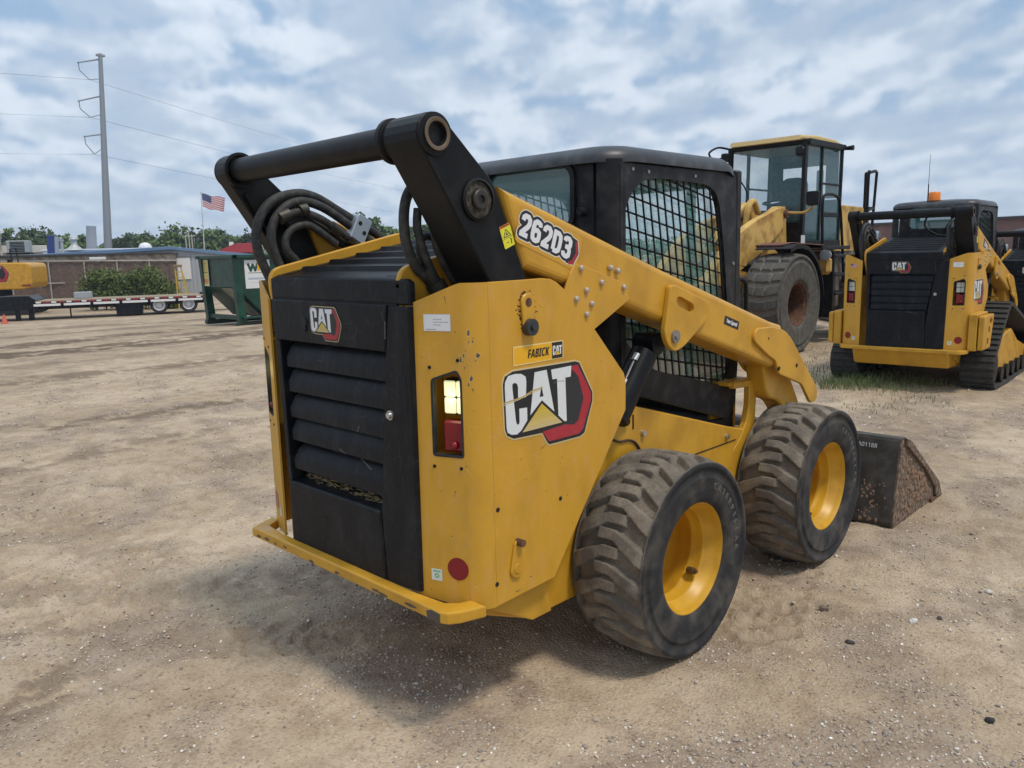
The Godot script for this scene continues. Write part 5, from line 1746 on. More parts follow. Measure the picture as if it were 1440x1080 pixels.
	g.quad(Vector3(X1, 2.35, zw), Vector3(X1, 2.35, -zw), Vector3(X1, 3.2, -zw), Vector3(X1, 3.2, zw))
	put(g, "rear_glass", glass("loader_glass", Color(0.40, 0.62, 0.64), 0.22), cab)
	g = G.new()
	for s in [1, -1]: g.box(Vector3(X1 - 0.02, 2.8, 0.5 * s), Vector3(0.05, 0.85, 0.22), 0.02)
	g.box(Vector3(X1 - 0.02, 3.08, 0), Vector3(0.05, 0.28, 1.2), 0.02)
	put(g, "rear_pillar", plas, cab)
	g = G.new()
	g.box(Vector3(X0 + 0.85, 2.1, 0.0), Vector3(0.5, 0.16, 0.52), 0.05)
	g.prism(round_poly(V2([-0.25, 0, 0.25, 0, 0.24, 0.55, 0.12, 0.62, -0.12, 0.62, -0.24, 0.55]), 0.1, 3), Transform3D(TR, Vector3(X0 + 1.02, 2.12, 0.0)), -0.06, 0.06, 0.03, 2)
	put(g, "seat", rubber, cab)
	g = G.new()
	g.box(Vector3(X0 + 0.18, 2.02, 0), Vector3(0.25, 0.3, 0.5), 0.05)
	g.tube(curve([Vector3(X0 + 0.3, 2.3, 0.2), Vector3(X0 + 0.42, 2.34, 0.0), Vector3(X0 + 0.3, 2.3, -0.2), Vector3(X0 + 0.16, 2.26, 0.0), Vector3(X0 + 0.3, 2.3, 0.2)]), 0.018, 8)
	put(g, "dash_and_wheel", plas, cab)
	g = G.new()
	g.tube(curve([Vector3(X0 - 0.05, 2.0, -0.55), Vector3(X0 - 0.06, 2.4, -0.3), Vector3(X0 - 0.05, 2.75, -0.5)]), 0.012, 6)
	g.tube([Vector3(X0 - 0.05, 1.98, -0.5), Vector3(X0 - 0.05, 2.5, -0.62)], 0.012, 6)
	put(g, "wiper_arm", blk, cab)
	g = G.new()
	g.box(Vector3(X0 - 0.02, 3.06, 0.58), Vector3(0.1, 0.14, 0.16), 0.03)
	g.box(Vector3(X0 + 0.1, 2.95, 0.4), Vector3(0.04, 0.12, 0.18), 0.02)
	put(g, "work_lamp", plas, cab)
	g = G.new()
	g.tube(curve([Vector3(X0 - 0.1, 3.2, -0.62), Vector3(X0 - 0.35, 3.22, -0.7), Vector3(X0 - 0.55, 3.12, -0.75), Vector3(X0 - 0.5, 3.0, -0.7)]), 0.018, 6)
	g.tube([Vector3(X0 - 0.1, 3.1, -0.62), Vector3(X0 - 0.5, 3.0, -0.7)], 0.015, 6)
	g.box(Vector3(X0 - 0.2, 3.06, -0.64), Vector3(0.14, 0.14, 0.12), 0.02)
	put(g, "mirror_bracket", blk, cab)
	g = G.new()
	g.cyl(Vector3(X1 + 0.08, 3.2, zw + 0.02), Vector3(X1 + 0.08, 3.2, zw + 0.16), 0.03, 0.045, 10)
	put(g, "rear_lamp", blk, cab)
	# mirror on the tower, plaque, handrails, steps, body
	g = G.new()
	g.tube(curve([Vector3(1.05, 2.10, 0.5), Vector3(0.9, 2.08, 0.85), Vector3(0.6, 2.12, 1.1), Vector3(0.55, 2.18, 1.15)]), 0.022, 6)
	put(g, "mirror_arm", yel_old, root)
	g = G.new()
	g.prism(round_poly(V2([-0.09, -0.1, 0.09, -0.1, 0.1, 0.11, -0.1, 0.11]), 0.04, 3), Transform3D(TR, Vector3(0.52, 2.26, 1.16)), -0.03, 0.03, 0.01)
	put(g, "mirror", blk, root)
	g = G.new()
	g.prism(rrect(1.22, 1.57, 1.36, 1.74, 0.01), I, 0.68, 0.685)
	put(g, "warning_plaque", white_m, root)
	g = G.new()
	g.tube(curve([Vector3(1.35, 1.5, 0.98), Vector3(1.30, 2.0, 0.98), Vector3(1.30, 2.28, 0.98), Vector3(1.42, 2.36, 0.98), Vector3(1.75, 2.36, 0.98), Vector3(1.95, 2.24, 0.98), Vector3(2.1, 1.7, 0.98), Vector3(2.25, 0.95, 0.98)]), 0.024, 8)
	put(g, "handrail", blk, root)
	g = G.new()
	for k in 4: g.box(Vector3(1.75 + 0.03 * k, 1.40 - 0.3 * k, 1.0), Vector3(0.55, 0.05, 0.28), 0.01)
	g.box(Vector3(1.75, 1.53, 0.85), Vector3(1.1, 0.06, 0.4), 0.01)
	g.box(Vector3(1.48, 0.95, 1.0), Vector3(0.05, 1.05, 0.26), 0.01)
	put(g, "step", blk, root)
	g = G.new()
	g.box(Vector3(1.95, 1.0, 0.72), Vector3(0.95, 0.95, 0.40), 0.04)
	g.box(Vector3(3.0, 1.15, 0), Vector3(2.2, 0.6, 1.0), 0.04)
	put(g, "rear_frame", mk("dusty_grey_paint", lin(0.19, 0.165, 0.145), 0.8, 0.0, noise_tex(0.02, lin(0.6, 0.55, 0.5), lin(1, 1, 1), 56, 256), 1.0), root)
	g = G.new()
	g.cyl(Vector3(1.38, 1.42, 1.05), Vector3(1.22, 1.42, 1.08), 0.07, 0.085, 16)
	put(g, "front_lamp", steel, root)
	g = G.new()
	g.box(Vector3(1.45, 1.25, 1.0), Vector3(0.2, 0.28, 0.2), 0.05)
	g.box(Vector3(1.15, 0.72, 0.98), Vector3(0.12, 0.5, 0.1), 0.02)
	put(g, "lamp_bracket", yel_old, root)
	g = G.new()
	g.prism(round_poly(V2([2.85, 1.45, 4.4, 1.45, 4.45, 2.1, 4.2, 2.25, 2.85, 2.28]), 0.06, 3), I, -0.55, 0.55, 0.02)
	put(g, "engine_hood", yel_old, root)
	g = G.new()
	g.cyl(Vector3(3.2, 2.2, 0.1), Vector3(3.2, 2.9, 0.1), 0.06, 0.06, 14)
	put(g, "exhaust", blk, root)
	# rear access rails
	g = G.new()
	g.tube(curve([Vector3(3.5, 1.5, 0.85), Vector3(3.48, 2.72, 0.85), Vector3(3.56, 2.82, 0.85), Vector3(3.95, 2.87, 0.80), Vector3(4.15, 2.86, 0.55)]), 0.026, 8)
	g.tube([Vector3(3.9, 1.5, 0.78), Vector3(4.0, 2.86, 0.80)], 0.026, 8)
	g.tube([Vector3(4.15, 1.5, 0.55), Vector3(4.15, 2.86, 0.55)], 0.026, 8)
	g.tube([Vector3(3.49, 2.15, 0.85), Vector3(3.96, 2.22, 0.79), Vector3(4.2, 2.24, 0.52)], 0.022, 8)
	put(g, "rear_handrail", blk, root)

# ---------- far yard, left to right ----------
func along(x: float, y: float, z: float, dx: float, dz: float) -> Transform3D: # x axis along (dx, dz)
	var a := Vector3(dx, 0, dz).normalized()
	return Transform3D(Basis(a, Vector3.UP, a.cross(Vector3.UP)), Vector3(x, y, z))

func flag_print(w: int, h: int) -> Texture2D:
	var key := "flag%d" % w
	if mats.has(key): return mats[key]
	var p := Pic.new(w, h, lin(0.7, 0.68, 0.68))
	for i in 7: p.rect(0, h * (2 * i) / 13.0, w, h / 13.0, lin(0.42, 0.03, 0.045))
	p.rect(0, 0, w * 0.4, h * 7 / 13.0, lin(0.025, 0.035, 0.12))
	for i in 9:
		for j in (6 if i % 2 == 0 else 5):
			p.fill([circ(Vector2(w * (0.035 + 0.066 * j + (0.033 if i % 2 else 0.0)), h * (0.06 + 0.054 * i)), h * 0.016, 6)], lin(0.7, 0.7, 0.72))
	mats[key] = p.tex()
	return mats[key]

func make_excavator():
	var T := along(10.0, -1.08, -46.3, 0.84, 0.54)
	var r := thing("excavator", "yellow excavator seen from its rounded rear counterweight, cut off by the frame", "excavator")
	r.transform = T
	var g := G.new()
	g.prism(round_poly(V2([-3.4, 1.42, -0.3, 1.36, 0.12, 1.45, 0.2, 1.7, 0.2, 2.6, 0.1, 2.76, -0.4, 2.80, -3.4, 2.86]), 0.14, 5), Transform3D.IDENTITY, -2.6, 0.0, 0.08, 3)
	put(g, "counterweight", yel, r)
	g = G.new()
	g.box(Vector3(-0.1, 1.58, 0.005), Vector3(0.46, 0.09, 0.02), 0.004)
	put(g, "reflector", red_m, r)
	cat_logo("maker_decal", Transform3D.IDENTITY, 0.004, Rect2(-2.35, 1.78, 1.48, 0.90), r, logo_small)
	g = G.new()
	for q in [-0.45, -0.75, -1.35]: g.cyl(Vector3(q, 2.75, -0.3), Vector3(q - 0.05, 3.55, -0.3), 0.035, 0.035, 8)
	g.cyl(Vector3(-0.9, 2.75, -0.3), Vector3(-0.9, 2.98, -0.3), 0.09, 0.09, 10)
	put(g, "handrail", blk, r)
	for z in [-0.45, -2.2]:
		g = G.new()
		g.prism(round_poly(V2([-4.5, 0.0, -0.1, 0.0, 0.3, 0.3, 0.3, 0.6, -0.1, 0.9, -4.5, 0.9]), 0.25, 4), Transform3D.IDENTITY, z - 0.3, z + 0.3, 0.02)
		put(g, "crawler_track", rubber, r)
	g = G.new()
	g.cyl(Vector3(-2.0, 0.6, -1.3), Vector3(-2.0, 1.44, -1.3), 0.7, 0.7, 20)
	put(g, "turntable", blk, r)
	g = G.new()
	g.box(Vector3(-6.5, 3.3, -1.3), Vector3(4.5, 0.5, 0.5), 0.05)
	put(g, "boom", yel, r)

func make_trailer():
	var T := along(8.5, -1.02, -42.6, 0.906, 0.423)
	var r := thing("flatbed_trailer", "black flatbed trailer with plank deck and red and white striped edge", "trailer")
	r.transform = T
	var g: G
	g = G.new()
	g.box(Vector3(4.9, 0.78, 0), Vector3(7.9, 0.05, 2.5))
	g.box(Vector3(4.9, 0.70, 1.26), Vector3(7.9, 0.20, 0.06), 0.005)
	g.box(Vector3(4.9, 0.55, 0.7), Vector3(7.9, 0.26, 0.12), 0.01)
	g.box(Vector3(4.9, 0.55, -0.7), Vector3(7.9, 0.26, 0.12), 0.01)
	g.prism(V2([-2.6, 0.45, 1.0, 0.45, 1.0, 0.90, 0.7, 1.12, -0.3, 1.12, -2.6, 0.95]), Transform3D.IDENTITY, -1.1, 1.24, 0.02)
	g.box(Vector3(0.15, 0.3, 1.1), Vector3(0.22, 0.6, 0.14), 0.01)
	g.box(Vector3(0.72, 0.3, 1.1), Vector3(0.24, 0.6, 0.14), 0.01)
	g.box(Vector3(2.4, 0.28, 1.0), Vector3(0.06, 0.6, 0.06))
	put(g, "chassis", blk_gloss, r)
	var wood := mk("deck_wood", lin(0.36, 0.29, 0.20), 0.85, 0.0, noise_tex(0.03, lin(0.6, 0.57, 0.52), lin(1, 1, 1), 81, 256), 1.0)
	for k in 10:
		g = G.new()
		g.box(Vector3(4.9, 0.83, -1.12 + 0.249 * k), Vector3(7.9, 0.05, 0.24), 0.006)
		put(g, "plank", wood, r)
	var red := mk("red_tape", lin(0.30, 0.02, 0.03), 0.4)
	for k in 24:
		g = G.new()
		g.box(Vector3(1.1 + 0.33 * k, 0.785, 1.293), Vector3(0.3 if k % 2 else 0.22, 0.075, 0.006))
		put(g, "reflective_tape", red if k % 2 else white_m, r)
	for k in 6:
		g = G.new()
		g.box(Vector3(1.45 + 1.3 * k, 0.655, 1.293), Vector3(1.18, 0.11, 0.006))
		put(g, "white_panel", white_m, r)
	for k in 7:
		g = G.new()
		g.box(Vector3(0.85 + 1.3 * k, 0.68, 1.31), Vector3(0.06, 0.16, 0.04), 0.004)
		put(g, "stake_pocket", blk, r)
	g = G.new()
	g.box(Vector3(5.05, 0.30, 0.9), Vector3(1.2, 0.62, 0.6), 0.05)
	put(g, "tool_box", blk_gloss, r)
	for x in [6.45, 7.85]:
		for z in [0.95, -0.95]:
			var w := Node3D.new()
			w.name = "wheel"
			r.add_child(w, true)
			w.position = Vector3(x, 0.42, z)
			w.rotation.y = 0.0 if z > 0 else PI
			g = G.new()
			g.lathe([Vector2(0.28, -0.25), Vector2(0.40, -0.25), Vector2(0.43, -0.2), Vector2(0.43, 0.2), Vector2(0.40, 0.25), Vector2(0.29, 0.24)], Transform3D.IDENTITY, 28)
			put(g, "tyre", rubber, w)
			g = G.new()
			g.lathe([Vector2(0.29, 0.235), Vector2(0.275, 0.25), Vector2(0.24, 0.23), Vector2(0.23, 0.12), Vector2(0.14, 0.10), Vector2(0.12, 0.2), Vector2(0.0, 0.21)], Transform3D.IDENTITY, 24)
			put(g, "rim", mk("white_rim", lin(0.6, 0.6, 0.62), 0.45), w)
	g = G.new()
	g.prism(V2([8.4, 0.86, 10.6, 0.9, 10.6, 0.96, 8.4, 0.94]), Transform3D.IDENTITY, -1.2, 0.2)
	put(g, "tail_ramp", blk, r)
	var b := G.new()
	b.box(Vector3(0, 0.16, 0), Vector3(0.8, 0.32, 0.5), 0.02)
	var bo := put(b, "toolbox", mk("grey_box", lin(0.34, 0.36, 0.40), 0.6))
	bo.transform = along(11.2, -0.16, -41.6, 0.906, 0.423)
	tag(bo, "grey box standing on the trailer's plank deck", "box")

func make_dumpster():
	var r := thing("roll_off_dumpster", "dark green roll-off dumpster with a white sign on its side", "dumpster", "", Vector3(9.1, -0.52, -20.85))
	var grn := mk("green_paint", lin(0.006, 0.062, 0.037), 0.4, 0.0, noise_tex(0.012, lin(0.55, 0.55, 0.55), lin(1, 1, 1), 83, 256), 0.6)
	var g := G.new()
	var W := 2.35
	g.prism(V2([0.02, 2.18, 0.02, 1.25, 0.95, 0.28, 5.9, 0.28, 5.9, 2.18]), Transform3D.IDENTITY, -W + 0.03, -0.03)
	put(g, "body", grn, r)
	g = G.new()
	g.prism(V2([-0.002, 1.22, 0.0, 1.20, 0.93, 0.24, 0.95, 0.26]), Transform3D.IDENTITY, -1.0, -0.3)
	put(g, "sloped_wall", mk("scuffed_wall", lin(0.34, 0.32, 0.25), 0.8, 0.0, noise_tex(0.02, lin(0.5, 0.5, 0.45), lin(1, 1, 1), 84, 128), 0.8), r)
	for z in [-0.1, -W + 0.1]:
		g = G.new()
		g.prism(V2([-0.09, 2.22, 0.12, 2.22, 0.28, 0.16, 0.02, 0.16]), Transform3D.IDENTITY, z - 0.1, z + 0.1, 0.01)
		put(g, "corner_post", grn, r)
		g = G.new()
		g.prism(V2([0.0, 0.02, 6.0, 0.02, 6.0, 0.17, -0.02, 0.17, -0.05, 0.09]), Transform3D.IDENTITY, z - 0.1, z + 0.1, 0.01)
		put(g, "skid_rail", mk("worn_green", lin(0.02, 0.035, 0.028), 0.6), r)
	for x in [1.45, 2.9, 4.4, 5.8]:
		g = G.new()
		g.box(Vector3(x, 1.2, 0.04), Vector3(0.14, 1.9, 0.12), 0.01)
		put(g, "side_rib", grn, r)
	g = G.new()
	g.box(Vector3(2.9, 2.2, 0.0), Vector3(6.1, 0.1, 0.16), 0.01)
	g.box(Vector3(2.9, 2.2, -W), Vector3(6.1, 0.1, 0.16), 0.01)
	g.box(Vector3(-0.03, 2.2, -W / 2), Vector3(0.16, 0.1, W + 0.16), 0.01)
	g.box(Vector3(0.12, 0.3, -W / 2), Vector3(0.1, 0.14, W - 0.2), 0.01)
	g.box(Vector3(3.0, 0.30, 0.02), Vector3(5.8, 0.06, 0.22), 0.01)
	put(g, "top_rail", grn, r)
	var p := Pic.new(160, 208, lin(0.72, 0.73, 0.73))
	p.line([Vector2(22, 24), Vector2(38, 78), Vector2(52, 34), Vector2(66, 78), Vector2(82, 24)], 15, lin(0.015, 0.06, 0.035), false)
	p.line([Vector2(88, 82), Vector2(88, 28), Vector2(110, 62), Vector2(132, 28), Vector2(132, 82)], 17, lin(0.75, 0.38, 0.01), false)
	p.rect(22, 92, 112, 5, lin(0.1, 0.16, 0.12))
	for i in 10: p.rect(20 + 12 * i, 130, 9, 14, lin(0.3, 0.4, 0.5))
	p.rect(30, 165, 100, 3, lin(0.45, 0.5, 0.52))
	sticker("company_sign", V2([0.32, 1.20, 1.18, 1.20, 1.18, 2.08, 0.32, 2.08]), Transform3D.IDENTITY, -0.026, p.tex(), Rect2(0.32, 1.20, 0.86, 0.88), r)
	var q := Pic.new(80, 160, lin(0.62, 0.5, 0.14))
	q.line([Vector2(3, 3), Vector2(77, 3), Vector2(77, 157), Vector2(3, 157), Vector2(3, 3)], 6, lin(0.72, 0.68, 0.5))
	q.rect(10, 74, 60, 5, lin(0.12, 0.09, 0.03))
	for i in 4: q.rect(14, 20 + 11 * i, 50 - 8 * (i % 2), 3, lin(0.3, 0.22, 0.06))
	for i in 4: q.line([Vector2(12 + 16 * i, 142), Vector2(20 + 16 * i, 120)], 8, lin(0.5, 0.04, 0.01))
	sticker("warning_sign", V2([-0.42, 1.28, 0.0, 1.28, 0.0, 2.12, -0.42, 2.12]), Transform3D(Basis(Vector3(0, 0, 1), Vector3.UP, Vector3(-1, 0, 0)), Vector3(-0.02, 0, -1.80)), 0.0, q.tex(), Rect2(-0.42, 1.28, 0.42, 0.84), r)
func tree(called: String, label: String, at: Vector3, top: float, w: float, tone: float, sd: int, dense := 1.0):
	var r := thing(called, label, "tree", "trees beyond the yard", at)
	var rr := RandomNumberGenerator.new()
	rr.seed = sd
	var h := top - at.y
	var g := G.new()
	g.tube(curve([Vector3.ZERO, Vector3(rr.randf_range(-0.2, 0.2), h * 0.25, 0), Vector3(rr.randf_range(-0.3, 0.3), h * 0.55, 0.1), Vector3(0, h * 0.85, 0)]), [0.26, 0.25, 0.24, 0.23, 0.22, 0.2, 0.19, 0.18, 0.17, 0.16, 0.14, 0.12, 0.1, 0.08, 0.06, 0.04], 7)
	for k in 7:
		var a := rr.randf() * TAU
		var y := h * rr.randf_range(0.3, 0.7)
		var e := Vector3(cos(a) * w * 0.6, y + h * 0.18, sin(a) * w * 0.6)
		g.tube([Vector3(0, y, 0), e * 0.5 + Vector3(0, y * 0.5 + 0.1, 0), e], [0.1, 0.07, 0.03], 5)
	put(g, "trunk", mk("bark", lin(0.10, 0.08, 0.06), 0.9), r)
	var st := SurfaceTool.new()
	st.begin(Mesh.PRIMITIVE_TRIANGLES)
	var cy := h * 0.58
	var ry := h * 0.43
	for c in int(52 * dense): # clumps of leaves on an uneven ellipsoid
		var d := Vector3(rr.randfn(), rr.randfn(), rr.randfn()).normalized()
		var far := pow(rr.randf(), 0.4) * rr.randf_range(0.75, 1.08)
		var cc := Vector3(d.x * w * far * 0.85, cy + d.y * ry * far * 0.86, d.z * w * far * 0.85)
		var cr := w * rr.randf_range(0.16, 0.34)
		var sh := rr.randf_range(0.75, 1.25) * tone
		for i in 64:
			var q := Vector3(rr.randfn(), rr.randfn() * 0.75, rr.randfn()) * cr * 0.55
			var p := cc + q
			var s := rr.randf_range(0.13, 0.30)
			var u := Vector3(rr.randfn(), rr.randfn(), rr.randfn()).normalized() * s
			var v := u.cross(Vector3(rr.randfn(), rr.randfn(), rr.randfn())).normalized() * s * 0.8
			var col := Color(0.098 * sh, 0.158 * sh, 0.045 * sh) * rr.randf_range(0.8, 1.25)
			st.set_color(col)
			for t in [p - u, p + v, p + u, p - u, p + u, p - v]: st.add_vertex(t)
	st.generate_normals()
	put_mesh(st.commit(), "crown", leaves(), r)

func leaves() -> StandardMaterial3D:
	var m := mk("leaves", Color.WHITE, 0.7) as StandardMaterial3D
	m.vertex_color_use_as_albedo = true
	m.backlight_enabled = true
	m.backlight = Color(0.12, 0.16, 0.05)
	return m

func hedge(label: String):
	var T := along(13.1, -1.08, -46.9, 0.74, 0.67)
	var st := SurfaceTool.new()
	st.begin(Mesh.PRIMITIVE_TRIANGLES)
	var rr := RandomNumberGenerator.new()
	rr.seed = 91
	for c in 330:
		var x := rr.randf_range(0.0, 5.0)
		var top := 2.05 - 0.9 * smoothstep(3.6, 5.0, x) + 0.15 * sin(x * 2.3) - 0.5 * (1.0 - smoothstep(0.0, 0.6, x))
		var cc := Vector3(x, top * pow(rr.randf(), 0.55), rr.randf_range(-0.7, 0.7))
		var sh := rr.randf_range(0.7, 1.2)
		for i in 34:
			var p := cc + Vector3(rr.randfn(), rr.randfn(), rr.randfn()) * 0.17
			var u := Vector3(rr.randfn(), rr.randfn(), rr.randfn()).normalized() * 0.07
			var v := u.cross(Vector3(rr.randfn(), rr.randfn(), rr.randfn())).normalized() * 0.06
			st.set_color(Color(0.115 * sh, 0.155 * sh, 0.036 * sh))
			for t in [p - u, p + v, p + u, p - u, p + u, p - v]: st.add_vertex(t)
	st.generate_normals()
	var r := thing("hedge", label, "hedge")
	r.transform = T
	put_mesh(st.commit(), "foliage", leaves(), r)
	var g := G.new()
	for k in 9: g.tube([Vector3(0.4 + 0.55 * k, 0, 0), Vector3(0.5 + 0.55 * k, 0.9, 0.1), Vector3(0.35 + 0.55 * k, 1.5, -0.1)], [0.05, 0.035, 0.02], 5)
	put(g, "stem", mk("bark", lin(0.10, 0.08, 0.06), 0.9), r)

func build_far():
	make_excavator()
	make_trailer()
	make_dumpster()
	var g: G
	# screen fence: posts, rails, and fabric panels between them
	var F := along(6.0, -1.1, -57.3, 0.815, 0.579)
	var fe := thing("screen_fence", "tall fence of brown privacy fabric on pale steel posts", "fence")
	fe.transform = F
	var fab := mk("brown_fabric", lin(0.16, 0.115, 0.093), 0.9, 0.0, noise_tex(0.02, lin(0.75, 0.72, 0.7), lin(1, 1, 1), 101, 256), 0.7)
	var post := mk("galvanised", lin(0.42, 0.40, 0.36), 0.6, 0.2)
	var px := [0.2, 2.2, 4.2, 6.2, 8.36, 10.4, 12.3, 14.2, 15.85]
	for i in px.size():
		g = G.new()
		g.cyl(Vector3(px[i], 0, 0.04), Vector3(px[i], 3.08 - 0.02 * px[i], 0.04), 0.045, 0.045, 8)
		put(g, "post", post, fe)
		if i < px.size() - 1:
			g = G.new()
			var n := 8
			for k in n: # slightly billowing cloth
				var xa: float = lerpf(px[i], px[i + 1], float(k) / n)
				var xb: float = lerpf(px[i], px[i + 1], float(k + 1) / n)
				var za := 0.04 * sin(k * 2.1 + i)
				var zb := 0.04 * sin((k + 1) * 2.1 + i)
				g.quad(Vector3(xa, 0.05, za), Vector3(xb, 0.05, zb), Vector3(xb, 3.0 - 0.02 * xb, zb), Vector3(xa, 3.0 - 0.02 * xa, za))
			put(g, "panel", fab, fe)
	for y in [3.04, 1.62]:
		g = G.new()
		g.cyl(Vector3(-1, y + 0.02, 0.07), Vector3(15.85 if y > 2 else 9.2, y - (0.3 if y > 2 else 0.1), 0.07), 0.035, 0.035, 6)
		put(g, "rail", post, fe)
	hedge("overgrown green hedge along the brown fence")
	# low masonry building behind the fence
	var B := along(4.0, -1.1, -62.0, 0.89, 0.455)
	var bd := thing("low_building", "long low tan masonry building with dark roof edge behind the fence", "building")
	bd.transform = B
	g = G.new()
	g.box(Vector3(9.3, 1.6, -4), Vector3(19.0, 3.2, 8))
	put(g, "wall", mk("tan_wall", lin(0.42, 0.36, 0.29), 0.9, 0.0, noise_tex(0.02, lin(0.5, 0.46, 0.42), lin(1, 1, 1), 102, 256), 0.4), bd)
	g = G.new()
	g.box(Vector3(9.3, 3.27, -4), Vector3(19.3, 0.14, 8.3), 0.02)
	put(g, "roof", mk("dark_roof", lin(0.05, 0.05, 0.055), 0.8), bd)
	g = G.new()
	g.cyl(Vector3(14.3, 1.6, 0.1), Vector3(14.3, 2.95, 0.1), 0.10, 0.10, 8)
	g.box(Vector3(14.3, 3.0, 0.15), Vector3(1.0, 0.18, 0.3), 0.02)
	put(g, "downspout", white_m, bd)
	# metal building with a shallow blue-edged gable
	var M := along(14.6, -1.1, -61.6, 0.94, 0.342)
	var mb := thing("metal_building", "pale grey corrugated metal building with blue gable trim and white door", "building")
	mb.transform = M
	var sheet_m := mk("corrugated_grey", lin(0.40, 0.43, 0.46), 0.55, 0.2)
	g = G.new()
	var wall := [Vector2(0, 0), Vector2(17.5, 0), Vector2(17.5, 2.55), Vector2(8.9, 3.62), Vector2(0, 3.22)]
	g.prism(PackedVector2Array(wall), Transform3D.IDENTITY, -14.0, 0.0)
	put(g, "wall", sheet_m, mb)
	g = G.new()
	for k in 58: # standing ribs of the cladding
		var x := 0.15 + 0.3 * k
		var yt := lerpf(3.22, 3.62, x / 8.9) if x < 8.9 else lerpf(3.62, 2.55, (x - 8.9) / 8.6)
		g.box(Vector3(x, yt / 2, 0.02), Vector3(0.07, yt, 0.05))
	put(g, "cladding_rib", sheet_m, mb)
	g = G.new()
	g.prism(V2([-0.3, 3.14, 8.9, 3.56, 17.8, 2.44, 17.8, 2.72, 8.9, 3.80, -0.3, 3.40]), Transform3D.IDENTITY, -14.2, 0.25, 0.02)
	put(g, "roof", mk("blue_trim", lin(0.13, 0.22, 0.36), 0.5), mb)
	g = G.new()
	g.prism(V2([9.0, 1.3, 10.2, 1.3, 10.2, 2.96, 9.0, 2.96]), Transform3D.IDENTITY, 0.03, 0.09, 0.01)
	put(g, "door", white_m, mb)
	g = G.new()
	g.box(Vector3(9.6, 3.05, 0.09), Vector3(1.5, 0.1, 0.12), 0.01)
	g.box(Vector3(7.1, 3.35, 0.09), Vector3(0.18, 0.35, 0.1), 0.02)
	put(g, "door_frame", mk("grey_trim", lin(0.2, 0.2, 0.21), 0.6), mb)
	# white flat building behind
	var W := along(18.8, -1.1, -75.0, 0.945, 0.33)
	var wb := thing("white_building", "long white flat-roofed building with roof vents behind the grey one", "building")
	wb.transform = W
	g = G.new()
	g.box(Vector3(5.5, 1.92, -4), Vector3(11, 3.84, 8))
	put(g, "wall", mk("white_wall", lin(0.66, 0.68, 0.70), 0.7), wb)
	g = G.new()
	g.box(Vector3(5.5, 3.9, -4), Vector3(11.2, 0.12, 8.2), 0.02)
	put(g, "roof", mk("white_roof", lin(0.7, 0.72, 0.74), 0.6), wb)
	var lb := thing("flat_roof_building", "low beige building with a flat roof at the far left edge", "building")
	lb.transform = along(12.5, -1.1, -82.0, 0.97, 0.24)
	g = G.new()
	g.box(Vector3(4, 1.9, -3), Vector3(8.2, 3.8, 6))
	put(g, "wall", mk("beige_wall", lin(0.40, 0.37, 0.33), 0.8), lb)
	g = G.new()
	g.box(Vector3(4, 4.12, -3), Vector3(8.6, 0.65, 6.4), 0.03)
	put(g, "roof", mk("pale_roof", lin(0.5, 0.48, 0.44), 0.8), lb)
	# things on the roofs
	g = G.new()
	g.cyl(Vector3(0, 0, 0), Vector3(0, 3.1, 0), 0.45, 0.42, 20)
	g.cyl(Vector3(0, 1.1, 0), Vector3(0, 1.16, 0), 0.48, 0.48, 20)
	g.cyl(Vector3(0, 0, 0), Vector3(0, 0.3, 0), 1.0, 0.5, 20)
	var o := put(g, "roof_stack", mk("stack_metal", lin(0.28, 0.30, 0.34), 0.5, 0.3))
	o.basis = Basis(Vector3(0.5, 0, -0.87).normalized(), 0.07)
	o.position = Vector3(23.5, 1.9, -77.4)
	tag(o, "thick grey metal exhaust stack on the white roof", "chimney")
	g = G.new()
	g.cyl(Vector3(0, 0, 0), Vector3(0, 1.3, 0), 0.12, 0.12, 10)
	g.cyl(Vector3(0, 1.22, 0), Vector3(0, 1.34, 0), 0.18, 0.18, 10)
	o = put(g, "vent_pipe", mk("vent_metal", lin(0.45, 0.46, 0.45), 0.5, 0.3))
	o.position = Vector3(19.6, 2.5, -72.4)
	o.position.y = 2.3
	tag(o, "thin pale vent pipe beside the blue roof box", "vent")
	g = G.new()
	g.lathe([Vector2(0.75, 0.0), Vector2(0.35, 0.35), Vector2(0.25, 0.5), Vector2(0.25, 0.9), Vector2(0.38, 0.92), Vector2(0.3, 1.1), Vector2(0.0, 1.15)], Transform3D(Basis(Vector3.RIGHT, -PI / 2), Vector3.ZERO), 18)
	o = put(g, "cone_vent", mk("vent_metal", lin(0.45, 0.46, 0.45), 0.5, 0.3))
	o.position = Vector3(20.9, 2.75, -73.5)
	tag(o, "cone-footed roof vent left of the grey stack", "vent")
	g = G.new()
	g.ball(Vector3.ZERO, Vector3(0.55, 0.5, 0.55), 16, 10)
	o = put(g, "roof_dome", white_m)
	o.position = Vector3(24.96, 2.75, -68.46)
	tag(o, "round white dome on the metal building's roof", "roof dome")
	var hv := thing("rooftop_unit", "boxy rooftop cooling unit with dark grille above the excavator", "air conditioner", "", Vector3(12.95, 2.3, -58.7))
	hv.rotation.y = -0.5
	g = G.new()
	g.box(Vector3(0, 0.5, 0), Vector3(1.3, 0.8, 0.9), 0.03)
	put(g, "casing", mk("unit_grey", lin(0.36, 0.39, 0.40), 0.6), hv)
	g = G.new()
	for k in 7: g.box(Vector3(-0.02, 0.2 + 0.1 * k, 0.455), Vector3(0.85, 0.06, 0.02))
	put(g, "grille", dark, hv)
	g = G.new()
	g.box(Vector3(0, 0.05, 0), Vector3(1.4, 0.1, 1.0))
	put(g, "base", blk, hv)
	var bb := thing("blue_cabinet", "upright blue and grey cabinet among the roof vents", "cabinet", "", Vector3(17.27, 2.4, -66.8))
